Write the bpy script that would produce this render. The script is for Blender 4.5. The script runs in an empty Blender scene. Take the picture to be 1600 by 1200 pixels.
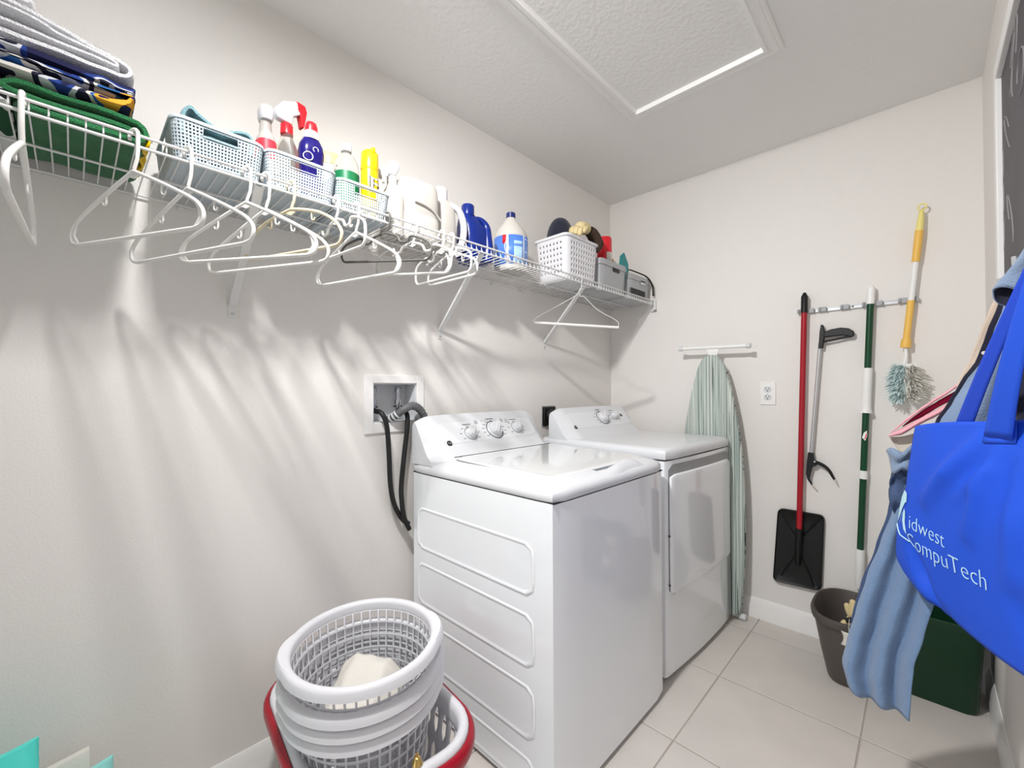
import bpy, bmesh, math, random
from math import sin, cos, pi, radians, sqrt
from mathutils import Vector, Matrix, noise

# ------------------------------------------------------------------ camera, world, lights, exposure
W, L, H = 1.6765, 2.5234, 2.44          # room width, far wall, ceiling height (metres)
YB = -1.35                              # wall behind the camera
SC = bpy.context.scene
COL = SC.collection
cam_d = bpy.data.cameras.new('camera'); cam_d.sensor_width = 36.0
cam_d.lens = 664.26 * 36 / 1600; cam_d.clip_start = 0.02
cam_d.shift_x = 0.0043; cam_d.shift_y = 0.0016
cam = bpy.data.objects.new('camera', cam_d); COL.objects.link(cam)
_y, _p, _r = 0.7745, 0.0092, -0.0042
F = Vector((-sin(_y)*cos(_p), cos(_y)*cos(_p), sin(_p)))
R0 = Vector((cos(_y), sin(_y), 0)); U0 = R0.cross(F)
R = R0*cos(_r) + U0*sin(_r); U = -R0*sin(_r) + U0*cos(_r)
M = Matrix((R, U, -F)).transposed().to_4x4(); M.translation = (1.498, 0, 1.2031)
cam.matrix_world = M
SC.camera = cam

world = bpy.data.worlds.new('world'); SC.world = world; world.use_nodes = True
world.node_tree.nodes['Background'].inputs[0].default_value = (0.80, 0.88, 1.0, 1)
world.node_tree.nodes['Background'].inputs[1].default_value = 0.05

def lamp(name, kind, loc, power, color, size=None, rot=None, **kw):
    d = bpy.data.lights.new(name, kind); d.energy = power; d.color = color
    o = bpy.data.objects.new(name, d); COL.objects.link(o); o.location = loc
    if rot: o.rotation_euler = rot
    if kind == 'AREA':
        d.shape = 'RECTANGLE'; d.size, d.size_y = size
    else:
        d.shadow_soft_size = size
    for k, v in kw.items(): setattr(d, k, v)
    return o
# the room's ceiling fixture just above the top of the frame: its light split into three added spots, aimed to even the room, plus its soft glow
LP = Vector((0.80, 0.20, 2.38)); WARM = (1.0, 0.99, 0.98)
for aim, cone, pw in (((1.1, 2.52, .6), 140, 66), ((.6, 1.6, 0), 150, 39), ((.3, 1.5, 0), 120, 13)):
    o = lamp('added_lamp_spot', 'SPOT', LP, pw, WARM, 0.05, (Vector(aim)-LP).to_track_quat('-Z', 'Y').to_euler())
    o.data.spot_size = radians(cone); o.data.spot_blend = 1.0
o = lamp('ceiling_glow', 'AREA', (LP.x, LP.y, 2.39), 9, WARM, (0.12, 0.12)); o.data.shape = 'DISK'
# daylight from the next room through the doorway behind the camera
lamp('next_room_daylight', 'AREA', (1.0, -3.0, 1.5), 26, (0.90, 0.95, 1.0), (2.0, 2.4), (radians(90), 0, 0))

SC.view_settings.view_transform = 'Standard'; SC.view_settings.look = 'None'
SC.view_settings.gamma = 1.0; SC.view_settings.use_curve_mapping = False
SC.view_settings.exposure = 0.04
try:
    SC.cycles.max_bounces = 12; SC.cycles.diffuse_bounces = 7; SC.cycles.transmission_bounces = 8; SC.cycles.transparent_max_bounces = 12
except Exception: pass

# ------------------------------------------------------------------ helpers
random.seed(5)
def lin(c):
    c /= 255.0
    return c/12.92 if c <= 0.04045 else ((c+0.055)/1.055)**2.4
def rgb(r, g, b): return (lin(r), lin(g), lin(b), 1)

def mat(name, col, rough=0.5, metal=0.0, bump=0.0, scale=60, var=0.0, trans=0.0, ior=1.45, sheen=0.0, coat=0.0, sss=0.0, detail=3, alpha=1.0, spec=0.5):
    m = bpy.data.materials.new(name); m.use_nodes = True
    nt = m.node_tree; b = nt.nodes['Principled BSDF']
    b.inputs['Base Color'].default_value = rgb(*col)
    b.inputs['Roughness'].default_value = rough; b.inputs['Metallic'].default_value = metal
    b.inputs['Transmission Weight'].default_value = trans; b.inputs['IOR'].default_value = ior
    b.inputs['Sheen Weight'].default_value = sheen; b.inputs['Coat Weight'].default_value = coat
    b.inputs['Specular IOR Level'].default_value = spec
    if sss:
        b.inputs['Subsurface Weight'].default_value = sss
        b.inputs['Subsurface Radius'].default_value = (0.01, 0.01, 0.01)
    if bump or var:
        tc = nt.nodes.new('ShaderNodeTexCoord'); nz = nt.nodes.new('ShaderNodeTexNoise')
        nz.inputs['Scale'].default_value = scale; nz.inputs['Detail'].default_value = detail
        nt.links.new(tc.outputs['Object'], nz.inputs['Vector'])
        if bump:
            bp = nt.nodes.new('ShaderNodeBump'); bp.inputs['Strength'].default_value = bump; bp.inputs['Distance'].default_value = 0.01
            nt.links.new(nz.outputs['Fac'], bp.inputs['Height']); nt.links.new(bp.outputs[0], b.inputs['Normal'])
        if var:
            n2 = nt.nodes.new('ShaderNodeTexNoise'); n2.inputs['Scale'].default_value = scale*0.12; n2.inputs['Detail'].default_value = 4
            nt.links.new(tc.outputs['Object'], n2.inputs['Vector'])
            mx = nt.nodes.new('ShaderNodeMix'); mx.data_type = 'RGBA'
            c = rgb(*col); mx.inputs[6].default_value = tuple(x*(1-var) for x in c[:3]) + (1,)
            mx.inputs[7].default_value = tuple(min(1, x*(1+var)) for x in c[:3]) + (1,)
            nt.links.new(n2.outputs['Fac'], mx.inputs[0]); nt.links.new(mx.outputs[2], b.inputs['Base Color'])
    return m

def stripes(name, cols, axis, scale, rough=0.8, seed=0.0, sharp=True, bump=0.15, stretch=(0.03, 0.03)):
    """irregular bands running across one object axis"""
    m = mat(name, cols[0][1], rough); nt = m.node_tree; b = nt.nodes['Principled BSDF']
    tc = nt.nodes.new('ShaderNodeTexCoord'); mp = nt.nodes.new('ShaderNodeMapping')
    s = [stretch[0]*scale, stretch[1]*scale, stretch[1]*scale]; s[axis] = scale
    mp.inputs['Scale'].default_value = s; mp.inputs['Location'].default_value = (seed, seed, seed)
    nz = nt.nodes.new('ShaderNodeTexNoise'); nz.inputs['Scale'].default_value = 1; nz.inputs['Detail'].default_value = 2
    cr = nt.nodes.new('ShaderNodeValToRGB'); cr.color_ramp.interpolation = 'CONSTANT' if sharp else 'LINEAR'
    e = cr.color_ramp.elements
    while len(e) < len(cols): e.new(0.5)
    for k, (p, c) in enumerate(cols): e[k].position = p; e[k].color = rgb(*c)
    nt.links.new(tc.outputs['Object'], mp.inputs['Vector']); nt.links.new(mp.outputs[0], nz.inputs['Vector'])
    nt.links.new(nz.outputs['Fac'], cr.inputs['Fac']); nt.links.new(cr.outputs[0], b.inputs['Base Color'])
    return m

def wm(o):
    m = o.matrix_basis.copy()
    return wm(o.parent) @ m if o.parent else m

def rotm(rx=0, ry=0, rz=0, loc=(0, 0, 0)):
    return Matrix.Translation(loc) @ Matrix.Rotation(radians(rz), 4, 'Z') @ Matrix.Rotation(radians(ry), 4, 'Y') @ Matrix.Rotation(radians(rx), 4, 'X')

class MB:
    def __init__(s): s.v = []; s.f = []
    def add(s, v, f, m=None):
        n = len(s.v)
        s.v += [tuple(m @ Vector(p)) if m is not None else tuple(p) for p in v]
        s.f += [tuple(i+n for i in q) for q in f]; return s
    def box(s, x0, x1, y0, y1, z0, z1, m=None):
        v = [(x0,y0,z0),(x1,y0,z0),(x1,y1,z0),(x0,y1,z0),(x0,y0,z1),(x1,y0,z1),(x1,y1,z1),(x0,y1,z1)]
        return s.add(v, [(3,2,1,0),(4,5,6,7),(0,1,5,4),(1,2,6,5),(2,3,7,6),(3,0,4,7)], m)
    def tube(s, path, r, n=8, closed=False, m=None, flat=1.0, up=None, caps=True):
        P = [Vector(p) for p in path]; N = len(P); rs = r if isinstance(r, (list, tuple)) else [r]*N
        v = []; nrm = None
        for i in range(N):
            a = P[(i-1) % N] if (closed or i > 0) else P[i]; b = P[(i+1) % N] if (closed or i < N-1) else P[i]
            t = (b-a).normalized()
            if up is not None: nrm = Vector(up) - t*Vector(up).dot(t)
            elif nrm is None:
                q = Vector((0,0,1)) if abs(t.z) < 0.9 else Vector((1,0,0)); nrm = q - t*q.dot(t)
            else: nrm = nrm - t*nrm.dot(t)
            nrm.normalize(); bi = t.cross(nrm)
            for k in range(n):
                an = 2*pi*(k+0.5)/n
                v.append(P[i] + nrm*cos(an)*rs[i]*flat + bi*sin(an)*rs[i])
        f = []
        for i in range(N if closed else N-1):
            j = (i+1) % N
            for k in range(n):
                f.append((i*n+k, i*n+(k+1) % n, j*n+(k+1) % n, j*n+k))
        if not closed and caps:
            f.append(tuple(reversed(range(n)))); f.append(tuple((N-1)*n+k for k in range(n)))
        return s.add(v, f, m)
    def loft(s, rings, cap0=True, cap1=True, m=None, closed=True):
        n = len(rings[0]); v = [p for r in rings for p in r]; f = []
        for i in range(len(rings)-1):
            for k in range(n if closed else n-1):
                f.append((i*n+k, i*n+(k+1) % n, (i+1)*n+(k+1) % n, (i+1)*n+k))
        if cap0: f.append(tuple(reversed(range(n))))
        if cap1: f.append(tuple((len(rings)-1)*n+k for k in range(n)))
        return s.add(v, f, m)
    def lathe(s, prof, n=24, sx=1, sy=1, m=None, cap0=True, cap1=True):
        return s.loft([[(r*sx*cos(2*pi*k/n), r*sy*sin(2*pi*k/n), z) for k in range(n)] for r, z in prof], cap0, cap1, m)
    def grid(s, fn, nu, nv, m=None, closed_u=False):
        v = [fn(i/nu, j/nv) for j in range(nv+1) for i in range(nu if closed_u else nu+1)]
        w = nu if closed_u else nu+1
        f = [(j*w+i, j*w+(i+1) % w, (j+1)*w+(i+1) % w, (j+1)*w+i) for j in range(nv) for i in range(nu)]
        return s.add(v, f, m)
    def prism(s, poly, d0, d1, axis='y', m=None):
        """poly in the two other axes (x,z for y; y,z for x; x,y for z)"""
        def P(a, b, d): return {'y': (a, d, b), 'x': (d, a, b), 'z': (a, b, d)}[axis]
        return s.loft([[P(a, b, d0) for a, b in poly], [P(a, b, d1) for a, b in poly]], m=m)
    def perf(s, fn, nu, nv, fu=0.6, fv=0.6, ch=0.0, kind=None, closed=False, m=None):
        """sheet of cells over the unit square, every cell with a hole"""
        idx = {}; v = []; f = []
        def pt(u, w):
            if closed: u = u % nu
            k = (round(u, 4), round(w, 4))
            if k not in idx: idx[k] = len(v); v.append(fn(u/nu, w/nv))
            return idx[k]
        for j in range(nv):
            for i in range(nu):
                t = kind(i, j) if kind else 1
                if t == 0: continue
                A, B, C, D = pt(i, j), pt(i+1, j), pt(i+1, j+1), pt(i, j+1)
                if t == 2: f.append((A, B, C, D)); continue
                a, b, c, d = i+.5-fu/2, i+.5+fu/2, j+.5-fv/2, j+.5+fv/2
                if ch == 0:
                    e, g, h, k = pt(a, c), pt(b, c), pt(b, d), pt(a, d)
                    f += [(A, B, g, e), (B, C, h, g), (C, D, k, h), (D, A, e, k)]
                else:
                    x, y = fu*ch, min(fv*ch, fu*ch*1.0) if fv >= fu else fv*ch
                    q = [pt(a+x, c), pt(b-x, c), pt(b, c+y), pt(b, d-y), pt(b-x, d), pt(a+x, d), pt(a, d-y), pt(a, c+y)]
                    f += [(A, B, q[1], q[0]), (B, C, q[3], q[2]), (C, D, q[5], q[4]), (D, A, q[7], q[6]),
                          (B, q[2], q[1]), (C, q[4], q[3]), (D, q[6], q[5]), (A, q[0], q[7])]
        return s.add(v, f, m)
    def build(s, name, material, parent=None, local=False, smooth=40, bevel=0, seg=2, solid=0, off=0, sub=0, wn=False, label=None):
        v = s.v
        if parent is not None and not local:
            iv = wm(parent).inverted(); v = [tuple(iv @ Vector(p)) for p in s.v]
        me = bpy.data.meshes.new(name); me.from_pydata(v, [], s.f); me.update()
        if solid == 0 and True:
            bm = bmesh.new(); bm.from_mesh(me); bmesh.ops.recalc_face_normals(bm, faces=bm.faces); bm.to_mesh(me); bm.free()
        o = bpy.data.objects.new(name, me); COL.objects.link(o)
        if material: me.materials.append(material)
        if parent is not None: o.parent = parent
        if smooth:
            me.shade_smooth()
            if smooth < 180: me.set_sharp_from_angle(angle=radians(smooth))
        if solid:
            q = o.modifiers.new('thickness', 'SOLIDIFY'); q.thickness = solid; q.offset = off; q.use_even_offset = False
        if bevel:
            q = o.modifiers.new('bevel', 'BEVEL'); q.width = bevel; q.segments = seg; q.limit_method = 'ANGLE'; q.angle_limit = radians(40)
            q.harden_normals = False
        if sub:
            q = o.modifiers.new('subdivision', 'SUBSURF'); q.levels = sub; q.render_levels = sub
        if label: o['label'] = label
        return o

def thing(name, label, cat, loc=(0, 0, 0), rz=0, group=None, rx=0, ry=0):
    o = bpy.data.objects.new(name, None); COL.objects.link(o); o.empty_display_size = 0.05
    o.location = loc; o.rotation_euler = (radians(rx), radians(ry), radians(rz))
    return tag(o, label, cat, group)
def tag(o, label, cat, group=None):
    o['label'] = label; o['category'] = cat
    if group: o['group'] = group
    return o
def struct(o): o['kind'] = 'structure'; return o
def stuff(o): o['kind'] = 'stuff'; return o
def copy_part(src, parent, loc=None):
    c = src.copy(); COL.objects.link(c); c.parent = parent
    if loc is not None: c.location = loc
    return c
def dup(root, loc, rz, label, group=None):
    r = root.copy(); COL.objects.link(r); r.location = loc; r.rotation_euler = (root.rotation_euler[0], root.rotation_euler[1], radians(rz))
    r['label'] = label
    if group: r['group'] = group
    for ch in list(root.children):
        c = ch.copy(); COL.objects.link(c); c.parent = r
        for g in list(ch.children):
            d = g.copy(); COL.objects.link(d); d.parent = c
    return r

def rr(t, hx, hy, r):
    """point at arc fraction t of a rounded rectangle, starting at (hx, 0) going counter-clockwise"""
    r = min(r, hx, hy); q = pi*r/2; sx, sy = 2*(hx-r), 2*(hy-r)
    P = 2*sx + 2*sy + 4*q; d = (t % 1.0)*P
    segs = [(sy/2, 'l', (hx, 0), (0, 1)), (q, 'a', (hx-r, hy-r), 0), (sx, 'l', (hx-r, hy), (-1, 0)), (q, 'a', (-hx+r, hy-r), 90),
            (sy, 'l', (-hx, hy-r), (0, -1)), (q, 'a', (-hx+r, -hy+r), 180), (sx, 'l', (-hx+r, -hy), (1, 0)), (q, 'a', (hx-r, -hy+r), 270), (sy/2, 'l', (hx, -hy+r), (0, 1))]
    for ln, k, a, b in segs:
        if d <= ln + 1e-9:
            if k == 'l': return (a[0]+b[0]*d, a[1]+b[1]*d)
            an = radians(b) + (d/r if r > 0 else 0); return (a[0]+r*cos(an), a[1]+r*sin(an))
        d -= ln
    return (hx, 0)
def rring(hx, hy, r, z, n=32, cx=0, cy=0): return [(cx+p[0], cy+p[1], z) for p in (rr(k/n, hx, hy, r) for k in range(n))]
def sell(hx, hy, z, e=2.6, n=28, cx=0, cy=0):
    o = []
    for k in range(n):
        a = 2*pi*k/n; c, s = cos(a), sin(a)
        o.append((cx+hx*math.copysign(abs(c)**(2/e), c), cy+hy*math.copysign(abs(s)**(2/e), s), z))
    return o
def arc(cx, cy, r, a0, a1, n=8): return [(cx+r*cos(radians(a0+(a1-a0)*k/n)), cy+r*sin(radians(a0+(a1-a0)*k/n))) for k in range(n+1)]
def smoothpath(pts, n=6):
    """Catmull-Rom through the points"""
    P = [Vector(p) for p in pts]; o = []
    for i in range(len(P)-1):
        a = P[max(0, i-1)]; b = P[i]; c = P[i+1]; d = P[min(len(P)-1, i+2)]
        for k in range(n):
            t = k/n
            o.append(0.5*((2*b)+(c-a)*t+(2*a-5*b+4*c-d)*t*t+(-a+3*b-3*c+d)*t**3))
    o.append(P[-1]); return o
def text_mesh(body, size, extrude=0.0004, bold=0.0):
    cu = bpy.data.curves.new('lettering', 'FONT'); cu.body = body; cu.size = size; cu.extrude = extrude; cu.offset = bold; cu.resolution_u = 3
    o = bpy.data.objects.new('lettering', cu); COL.objects.link(o)
    me = bpy.data.meshes.new_from_object(o.evaluated_get(bpy.context.evaluated_depsgraph_get()))
    v = [tuple(p.co) for p in me.vertices]; f = [tuple(p.vertices) for p in me.polygons]
    bpy.data.objects.remove(o); bpy.data.curves.remove(cu); bpy.data.meshes.remove(me)
    return v, f
def fan(y0, y1): return [y0 + (y1-y0)*k for k in (0, 1)]

# ------------------------------------------------------------------ materials
M_ = {}
M_['wall'] = mat('wall_paint', (230, 226.5, 222.5), 0.55, bump=0.10, scale=170, detail=2)
M_['ceiling'] = mat('ceiling_texture', (235, 234, 232), 0.8, bump=0.22, scale=60, detail=3)
M_['trim'] = mat('trim_white', (238, 237, 235), 0.35, bump=0.03, scale=30)
M_['tile'] = mat('floor_tile', (208, 202, 196), 0.38, bump=0.05, scale=45, var=0.10, detail=6)
M_['grout'] = mat('grout', (186, 178, 171), 0.9, bump=0.3, scale=200)
M_['appliance'] = mat('white_enamel', (240, 243, 246), 0.12, coat=0.6)
M_['appl_plastic'] = mat('white_plastic', (215, 217, 220), 0.25)
M_['console'] = mat('console_face', (222, 224, 227), 0.3)
M_['lid'] = mat('lid_gloss', (226, 228, 229), 0.08, coat=0.6)
M_['dark_gap'] = mat('dark_gap', (28, 28, 28), 0.8)
M_['mark'] = mat('print_grey', (70, 72, 74), 0.5)
M_['chrome'] = mat('chrome', (190, 192, 195), 0.18, metal=1.0)
M_['alu'] = mat('brushed_aluminium', (205, 206, 208), 0.33, metal=0.7)
M_['wire'] = mat('white_coated_wire', (222, 222, 221), 0.35)
M_['hanger'] = mat('hanger_white', (226, 225, 221), 0.32)
M_['cream'] = mat('hanger_cream', (220, 209, 178), 0.35)
M_['hgrey'] = mat('hanger_grey', (92, 91, 88), 0.4)
M_['basket'] = mat('pale_blue_plastic', (182, 193, 200), 0.45)
M_['wplastic'] = mat('white_basket_plastic', (218, 218, 222), 0.35)
M_['jugwhite'] = mat('jug_white', (194, 190, 184), 0.33)
M_['jugblue'] = mat('jug_blue', (10, 38, 122), 0.25)
M_['navycap'] = mat('navy_cap', (22, 36, 104), 0.35)
M_['red'] = mat('red_plastic', (214, 32, 44), 0.35)
M_['redlabel'] = mat('red_label', (222, 60, 76), 0.45)
M_['darkred'] = mat('dark_red_plastic', (160, 6, 34), 0.3)
M_['yellow'] = mat('yellow_can', (226, 184, 14), 0.3)
M_['green'] = mat('green_label', (12, 112, 70), 0.4)
M_['blueliq'] = mat('blue_bottle', (26, 18, 98), 0.15)
M_['clear'] = mat('clear_plastic', (238, 240, 238), 0.05, trans=0.92, ior=1.2)
M_['greybin'] = mat('grey_bin', (172, 174, 177), 0.45)
M_['black'] = mat('black_plastic', (11, 11, 12), 0.48)
M_['rail'] = mat('rail_grey', (206, 208, 210), 0.35, metal=0.2)
M_['rubber'] = mat('black_rubber', (26, 25, 25), 0.5)
M_['glove'] = mat('leather_glove', (214, 196, 150), 0.8, bump=0.25, scale=90, var=0.15)
M_['glovecuff'] = mat('brown_cuff', (62, 46, 36), 0.85, bump=0.2, scale=90)
M_['navycloth'] = mat('navy_cloth', (24, 26, 46), 0.9, bump=0.25, scale=160, sheen=0.2)
M_['towelw'] = mat('white_towel', (226, 226, 229), 0.95, bump=0.7, scale=330, sheen=0.3)
M_['towelg'] = mat('green_towel', (20, 104, 56), 0.95, bump=0.6, scale=300, sheen=0.2, var=0.25)
M_['teal'] = mat('teal_cloth', (120, 158, 166), 0.95, bump=0.5, scale=300, sheen=0.3, var=0.15)
M_['greycloth'] = mat('hose_grey', (96, 96, 98), 0.5)
M_['denim'] = mat('dusty_blue_cloth', (112, 140, 176), 0.95, bump=0.4, scale=400, sheen=0.3, var=0.08)
M_['slate'] = mat('slate_blue_cloth', (128, 148, 176), 0.95, bump=0.3, scale=300, sheen=0.2)
M_['tote'] = mat('blue_nonwoven', (24, 82, 214), 0.62, bump=0.12, scale=500)
M_['totedark'] = mat('blue_strap', (24, 70, 200), 0.6, bump=0.1, scale=500)
M_['print'] = mat('pale_print', (196, 236, 250), 0.6)
M_['pink'] = mat('pink_cloth', (238, 172, 182), 0.9, bump=0.3, scale=300, sheen=0.3)
M_['magenta'] = mat('magenta_cloth', (166, 34, 84), 0.9, bump=0.3, scale=300)
M_['peach'] = mat('peach_cloth', (212, 194, 178), 0.9, bump=0.2, scale=300)
M_['beige'] = mat('beige_cloth', (208, 198, 186), 0.9, bump=0.2, scale=300)
M_['bingrey'] = mat('taupe_bin', (80, 74, 70), 0.45)
M_['bingreen'] = mat('green_bin', (2, 50, 26), 0.42)
M_['redpole'] = mat('red_metal', (164, 22, 38), 0.3)
M_['greenpole'] = mat('green_metal', (8, 66, 38), 0.3)
M_['wgrip'] = mat('white_grip', (238, 238, 236), 0.4)
M_['honey'] = mat('yellow_orange_grip', (240, 192, 92), 0.45)
M_['lemon'] = mat('pale_yellow_grip', (240, 226, 140), 0.45)
M_['fluffa'] = mat('aqua_fibre', (208, 226, 226), 0.95)
M_['fluffg'] = mat('grey_fibre', (214, 212, 204), 0.95)
M_['slate_board'] = mat('chalkboard', (70, 66, 72), 0.55, var=0.25, scale=60)
M_['chalk'] = mat('chalk', (150, 147, 148), 0.9)
M_['aqua'] = mat('teal_packaging', (82, 216, 204), 0.35, bump=0.1, scale=30)
M_['aqua2'] = mat('pale_teal_packaging', (146, 216, 210), 0.3, bump=0.1, scale=30, var=0.15)
M_['orange'] = mat('orange_plastic', (232, 92, 52), 0.4)
M_['tealp'] = mat('teal_plastic', (10, 136, 138), 0.4)
M_['tan'] = mat('tan_plastic', (206, 168, 108), 0.5)
M_['bleachlabel'] = mat('label_blue', (78, 124, 208), 0.4)
M_['bleachpale'] = mat('label_pale_blue', (168, 202, 236), 0.4)
M_['paper'] = mat('white_paper', (214, 210, 202), 0.8, bump=0.1, scale=60)
M_['brass'] = mat('brass', (212, 178, 110), 0.3, metal=1.0)
M_['soap'] = mat('clear_liquid', (226, 230, 218), 0.08, trans=0.8, ior=1.3)

# ------------------------------------------------------------------ room shell
T = 0.1
b = MB(); b.box(-T, W+T, YB-T, L+T, -0.08, -0.003); floor = struct(b.build('floor', M_['grout']))
g = 0.457; GX = [-0.039+g*k for k in range(5)]; GY = [2.355+g*k for k in range(-9, 2)]
tile_cache = {}
for i in range(len(GX)-1):
    for j in range(len(GY)-1):
        x0, x1 = max(GX[i], 0), min(GX[i+1], W); y0, y1 = max(GY[j], YB), min(GY[j+1], L)
        if x1-x0 < .02 or y1-y0 < .02: continue
        k = (round(x1-x0, 3), round(y1-y0, 3)); h = 0.0022
        cx, cy = (x0+x1)/2, (y0+y1)/2
        if k not in tile_cache:
            a = MB(); a.box(-(x1-x0)/2+h, (x1-x0)/2-h, -(y1-y0)/2+h, (y1-y0)/2-h, -0.003, 0.0)
            o = a.build('tile', M_['tile'], floor, local=True, bevel=0.0015); tile_cache[k] = o
        else:
            o = copy_part(tile_cache[k], floor)
        o.location = (cx, cy, 0)
b = MB(); b.box(-T, W+T, YB-T, L+T, H, H+0.1); struct(b.build('ceiling', M_['ceiling']))
wl = MB()     # the left wall has a recess for the washer box
y0, y1, z0, z1 = 0.795, 0.992, 1.075, 1.232
wl.box(-T, 0, YB-T, y0, 0, H); wl.box(-T, 0, y1, L+T, 0, H); wl.box(-T, 0, y0, y1, 0, z0); wl.box(-T, 0, y0, y1, z1, H)
struct(wl.build('wall_left', M_['wall']))
b = MB(); b.box(0, W, L, L+T, 0, H); struct(b.build('wall_far', M_['wall']))
b = MB(); b.box(W, W+T, YB-T, L+T, 0, H); struct(b.build('wall_right', M_['wall']))
b = MB(); b.box(0, 0.30, YB-T, YB, 0, H); b.box(1.60, W, YB-T, YB, 0, H); b.box(0.30, 1.60, YB-T, YB, 2.15, H); struct(b.build('wall_back', M_['wall']))

BP = [(0, 0), (0.016, 0), (0.016, 0.040), (0.0135, 0.046), (0.0135, 0.068), (0.011, 0.075), (0.009, 0.088), (0.005, 0.098), (0.003, 0.102), (0, 0.102)]
b = MB(); b.prism([(p, z) for p, z in BP], YB, L, 'y'); struct(b.build('baseboard_left', M_['trim']))
b = MB(); b.prism([(W-p, z) for p, z in BP], YB, L, 'y'); struct(b.build('baseboard_right', M_['trim']))
b = MB(); b.prism([(L-p, z) for p, z in BP], 0.016, W-0.016, 'x'); struct(b.build('baseboard_far', M_['trim']))

# attic hatch: raised moulding round a textured panel
hx0, hx1, hy0, hy1 = 0.545, 1.150, 0.62, 1.795
hatch = thing('attic_hatch', 'rectangular attic hatch with white stepped moulding in the ceiling', 'hatch', ((hx0+hx1)/2, (hy0+hy1)/2, H))
b = MB(); b.box(hx0+.045, hx1-.045, hy0+.045, hy1-.045, H-0.004, H-0.0002); b.build('panel', M_['ceiling'], hatch)
PR = [(0, 0), (0, .008), (.005, .012), (.012, .012), (.014, .0155), (.030, .019), (.033, .0155), (.040, .0155), (.043, .021), (.054, .021), (.058, .004), (.058, 0)]
cs = [(hx0, hy0), (hx1, hy0), (hx1, hy1), (hx0, hy1)]
for k in range(4):
    a, c = Vector(cs[k]), Vector(cs[(k+1) % 4]); d = (c-a).normalized(); nn = Vector((-d.y, d.x))
    b = MB(); b.loft([[(*(a+d*p+nn*p), H-q) for p, q in PR], [(*(c-d*p+nn*p), H-q) for p, q in PR]])
    b.build('moulding', M_['trim'], hatch, smooth=0)

# washing machine supply box set in the left wall
wb = thing('washer_outlet_box', 'white recessed wall box with two water valves and black hoses', 'outlet box', (0, 0.893, 1.15))
Y0, Y1, Z0, Z1 = 0.762, 1.025, 1.038, 1.262
def ring_frame(bm, x, o, i):
    v = [(x, o[0], o[2]), (x, o[1], o[2]), (x, o[1], o[3]), (x, o[0], o[3]), (x, i[0], i[2]), (x, i[1], i[2]), (x, i[1], i[3]), (x, i[0], i[3])]
    return v
fb = MB()
def frame_yz(bm, x0, x1, o, i):
    bm.box(x0, x1, o[0], i[0], o[2], o[3]); bm.box(x0, x1, i[1], o[1], o[2], o[3]); bm.box(x0, x1, i[0], i[1], o[2], i[2]); bm.box(x0, x1, i[0], i[1], i[3], o[3])
frame_yz(fb, 0.0003, 0.007, (Y0, Y1, Z0, Z1), (0.797, 0.990, 1.077, 1.230)); fb.build('faceplate', M_['trim'], wb, bevel=0.0015)
b = MB(); b.box(-.088, -.083, .797, .990, 1.077, 1.230); b.box(-.083, 0, .797, .801, 1.077, 1.230); b.box(-.083, 0, .986, .990, 1.077, 1.230); b.box(-.083, 0, .801, .986, 1.077, 1.081); b.box(-.083, 0, .801, .986, 1.226, 1.230)
b.build('recess', M_['appl_plastic'], wb)
for yy, c in ((0.822, 'chrome'), (0.932, 'chrome')):
    a = MB(); a.lathe([(.011, -.05), (.011, -.02), (.015, -.02), (.015, .0), (.010, 0), (.010, .028), (.013, .028), (.013, .05), (.009, .055)], 14, m=rotm(loc=(-.045, yy, 1.165)))
    v = a.build('valve', M_['chrome'], wb)
    a = MB(); a.tube([(-.045, yy, 1.125), (-.02, yy, 1.122), (-.008, yy, 1.118)], .009, 10)
    a.box(-.05, -.04, yy-.018, yy+.018, 1.134, 1.14)
    a.build('valve_handle', M_['dark_gap'], v)
def hose(name, pts, r, m, label, par=None, n=8):
    b = MB(); b.tube(smoothpath(pts, n), r, 10); o = b.build(name, m, par)
    if par is None: tag(o, label, 'hose')
    return o
hose('hose', [(-.03, .822, 1.121), (.02, .822, 1.115), (.034, .836, 1.07), (.034, .845, .97), (.034, .852, .84), (.036, .868, .76), (.038, .90, .70), (.04, .928, .675)], .0095, M_['rubber'], None, wb)
hose('hose', [(-.03, .93, 1.118), (.02, .932, 1.11), (.032, .928, 1.06), (.03, .915, .95), (.036, .898, .83), (.048, .893, .77), (.052, .90, .71), (.045, .928, .655)], .0095, M_['rubber'], None, wb)
dp = smoothpath([(-.02, .865, 1.082), (.02, .878, 1.100), (.042, .905, 1.126), (.045, .945, 1.140), (.04, .985, 1.120), (.035, 1.015, 1.07), (.03, 1.025, 1.0), (.03, 1.03, .93)], 14)
b = MB(); b.tube(dp, [(.0165 if (k//2) % 2 else .0145) if k > 40 else .0150 for k in range(len(dp))], 12); dh = b.build('drain_hose', M_['greycloth'], wb, label='grey corrugated drain hose')
for k in (10, 14, 18): b = MB(); q = dp[k]; t = (dp[k+1]-dp[k-1]).normalized()*.003; b.tube([q-t, q+t], .0175, 12); b.build('hose_rib', M_['appl_plastic'], dh)

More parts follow.
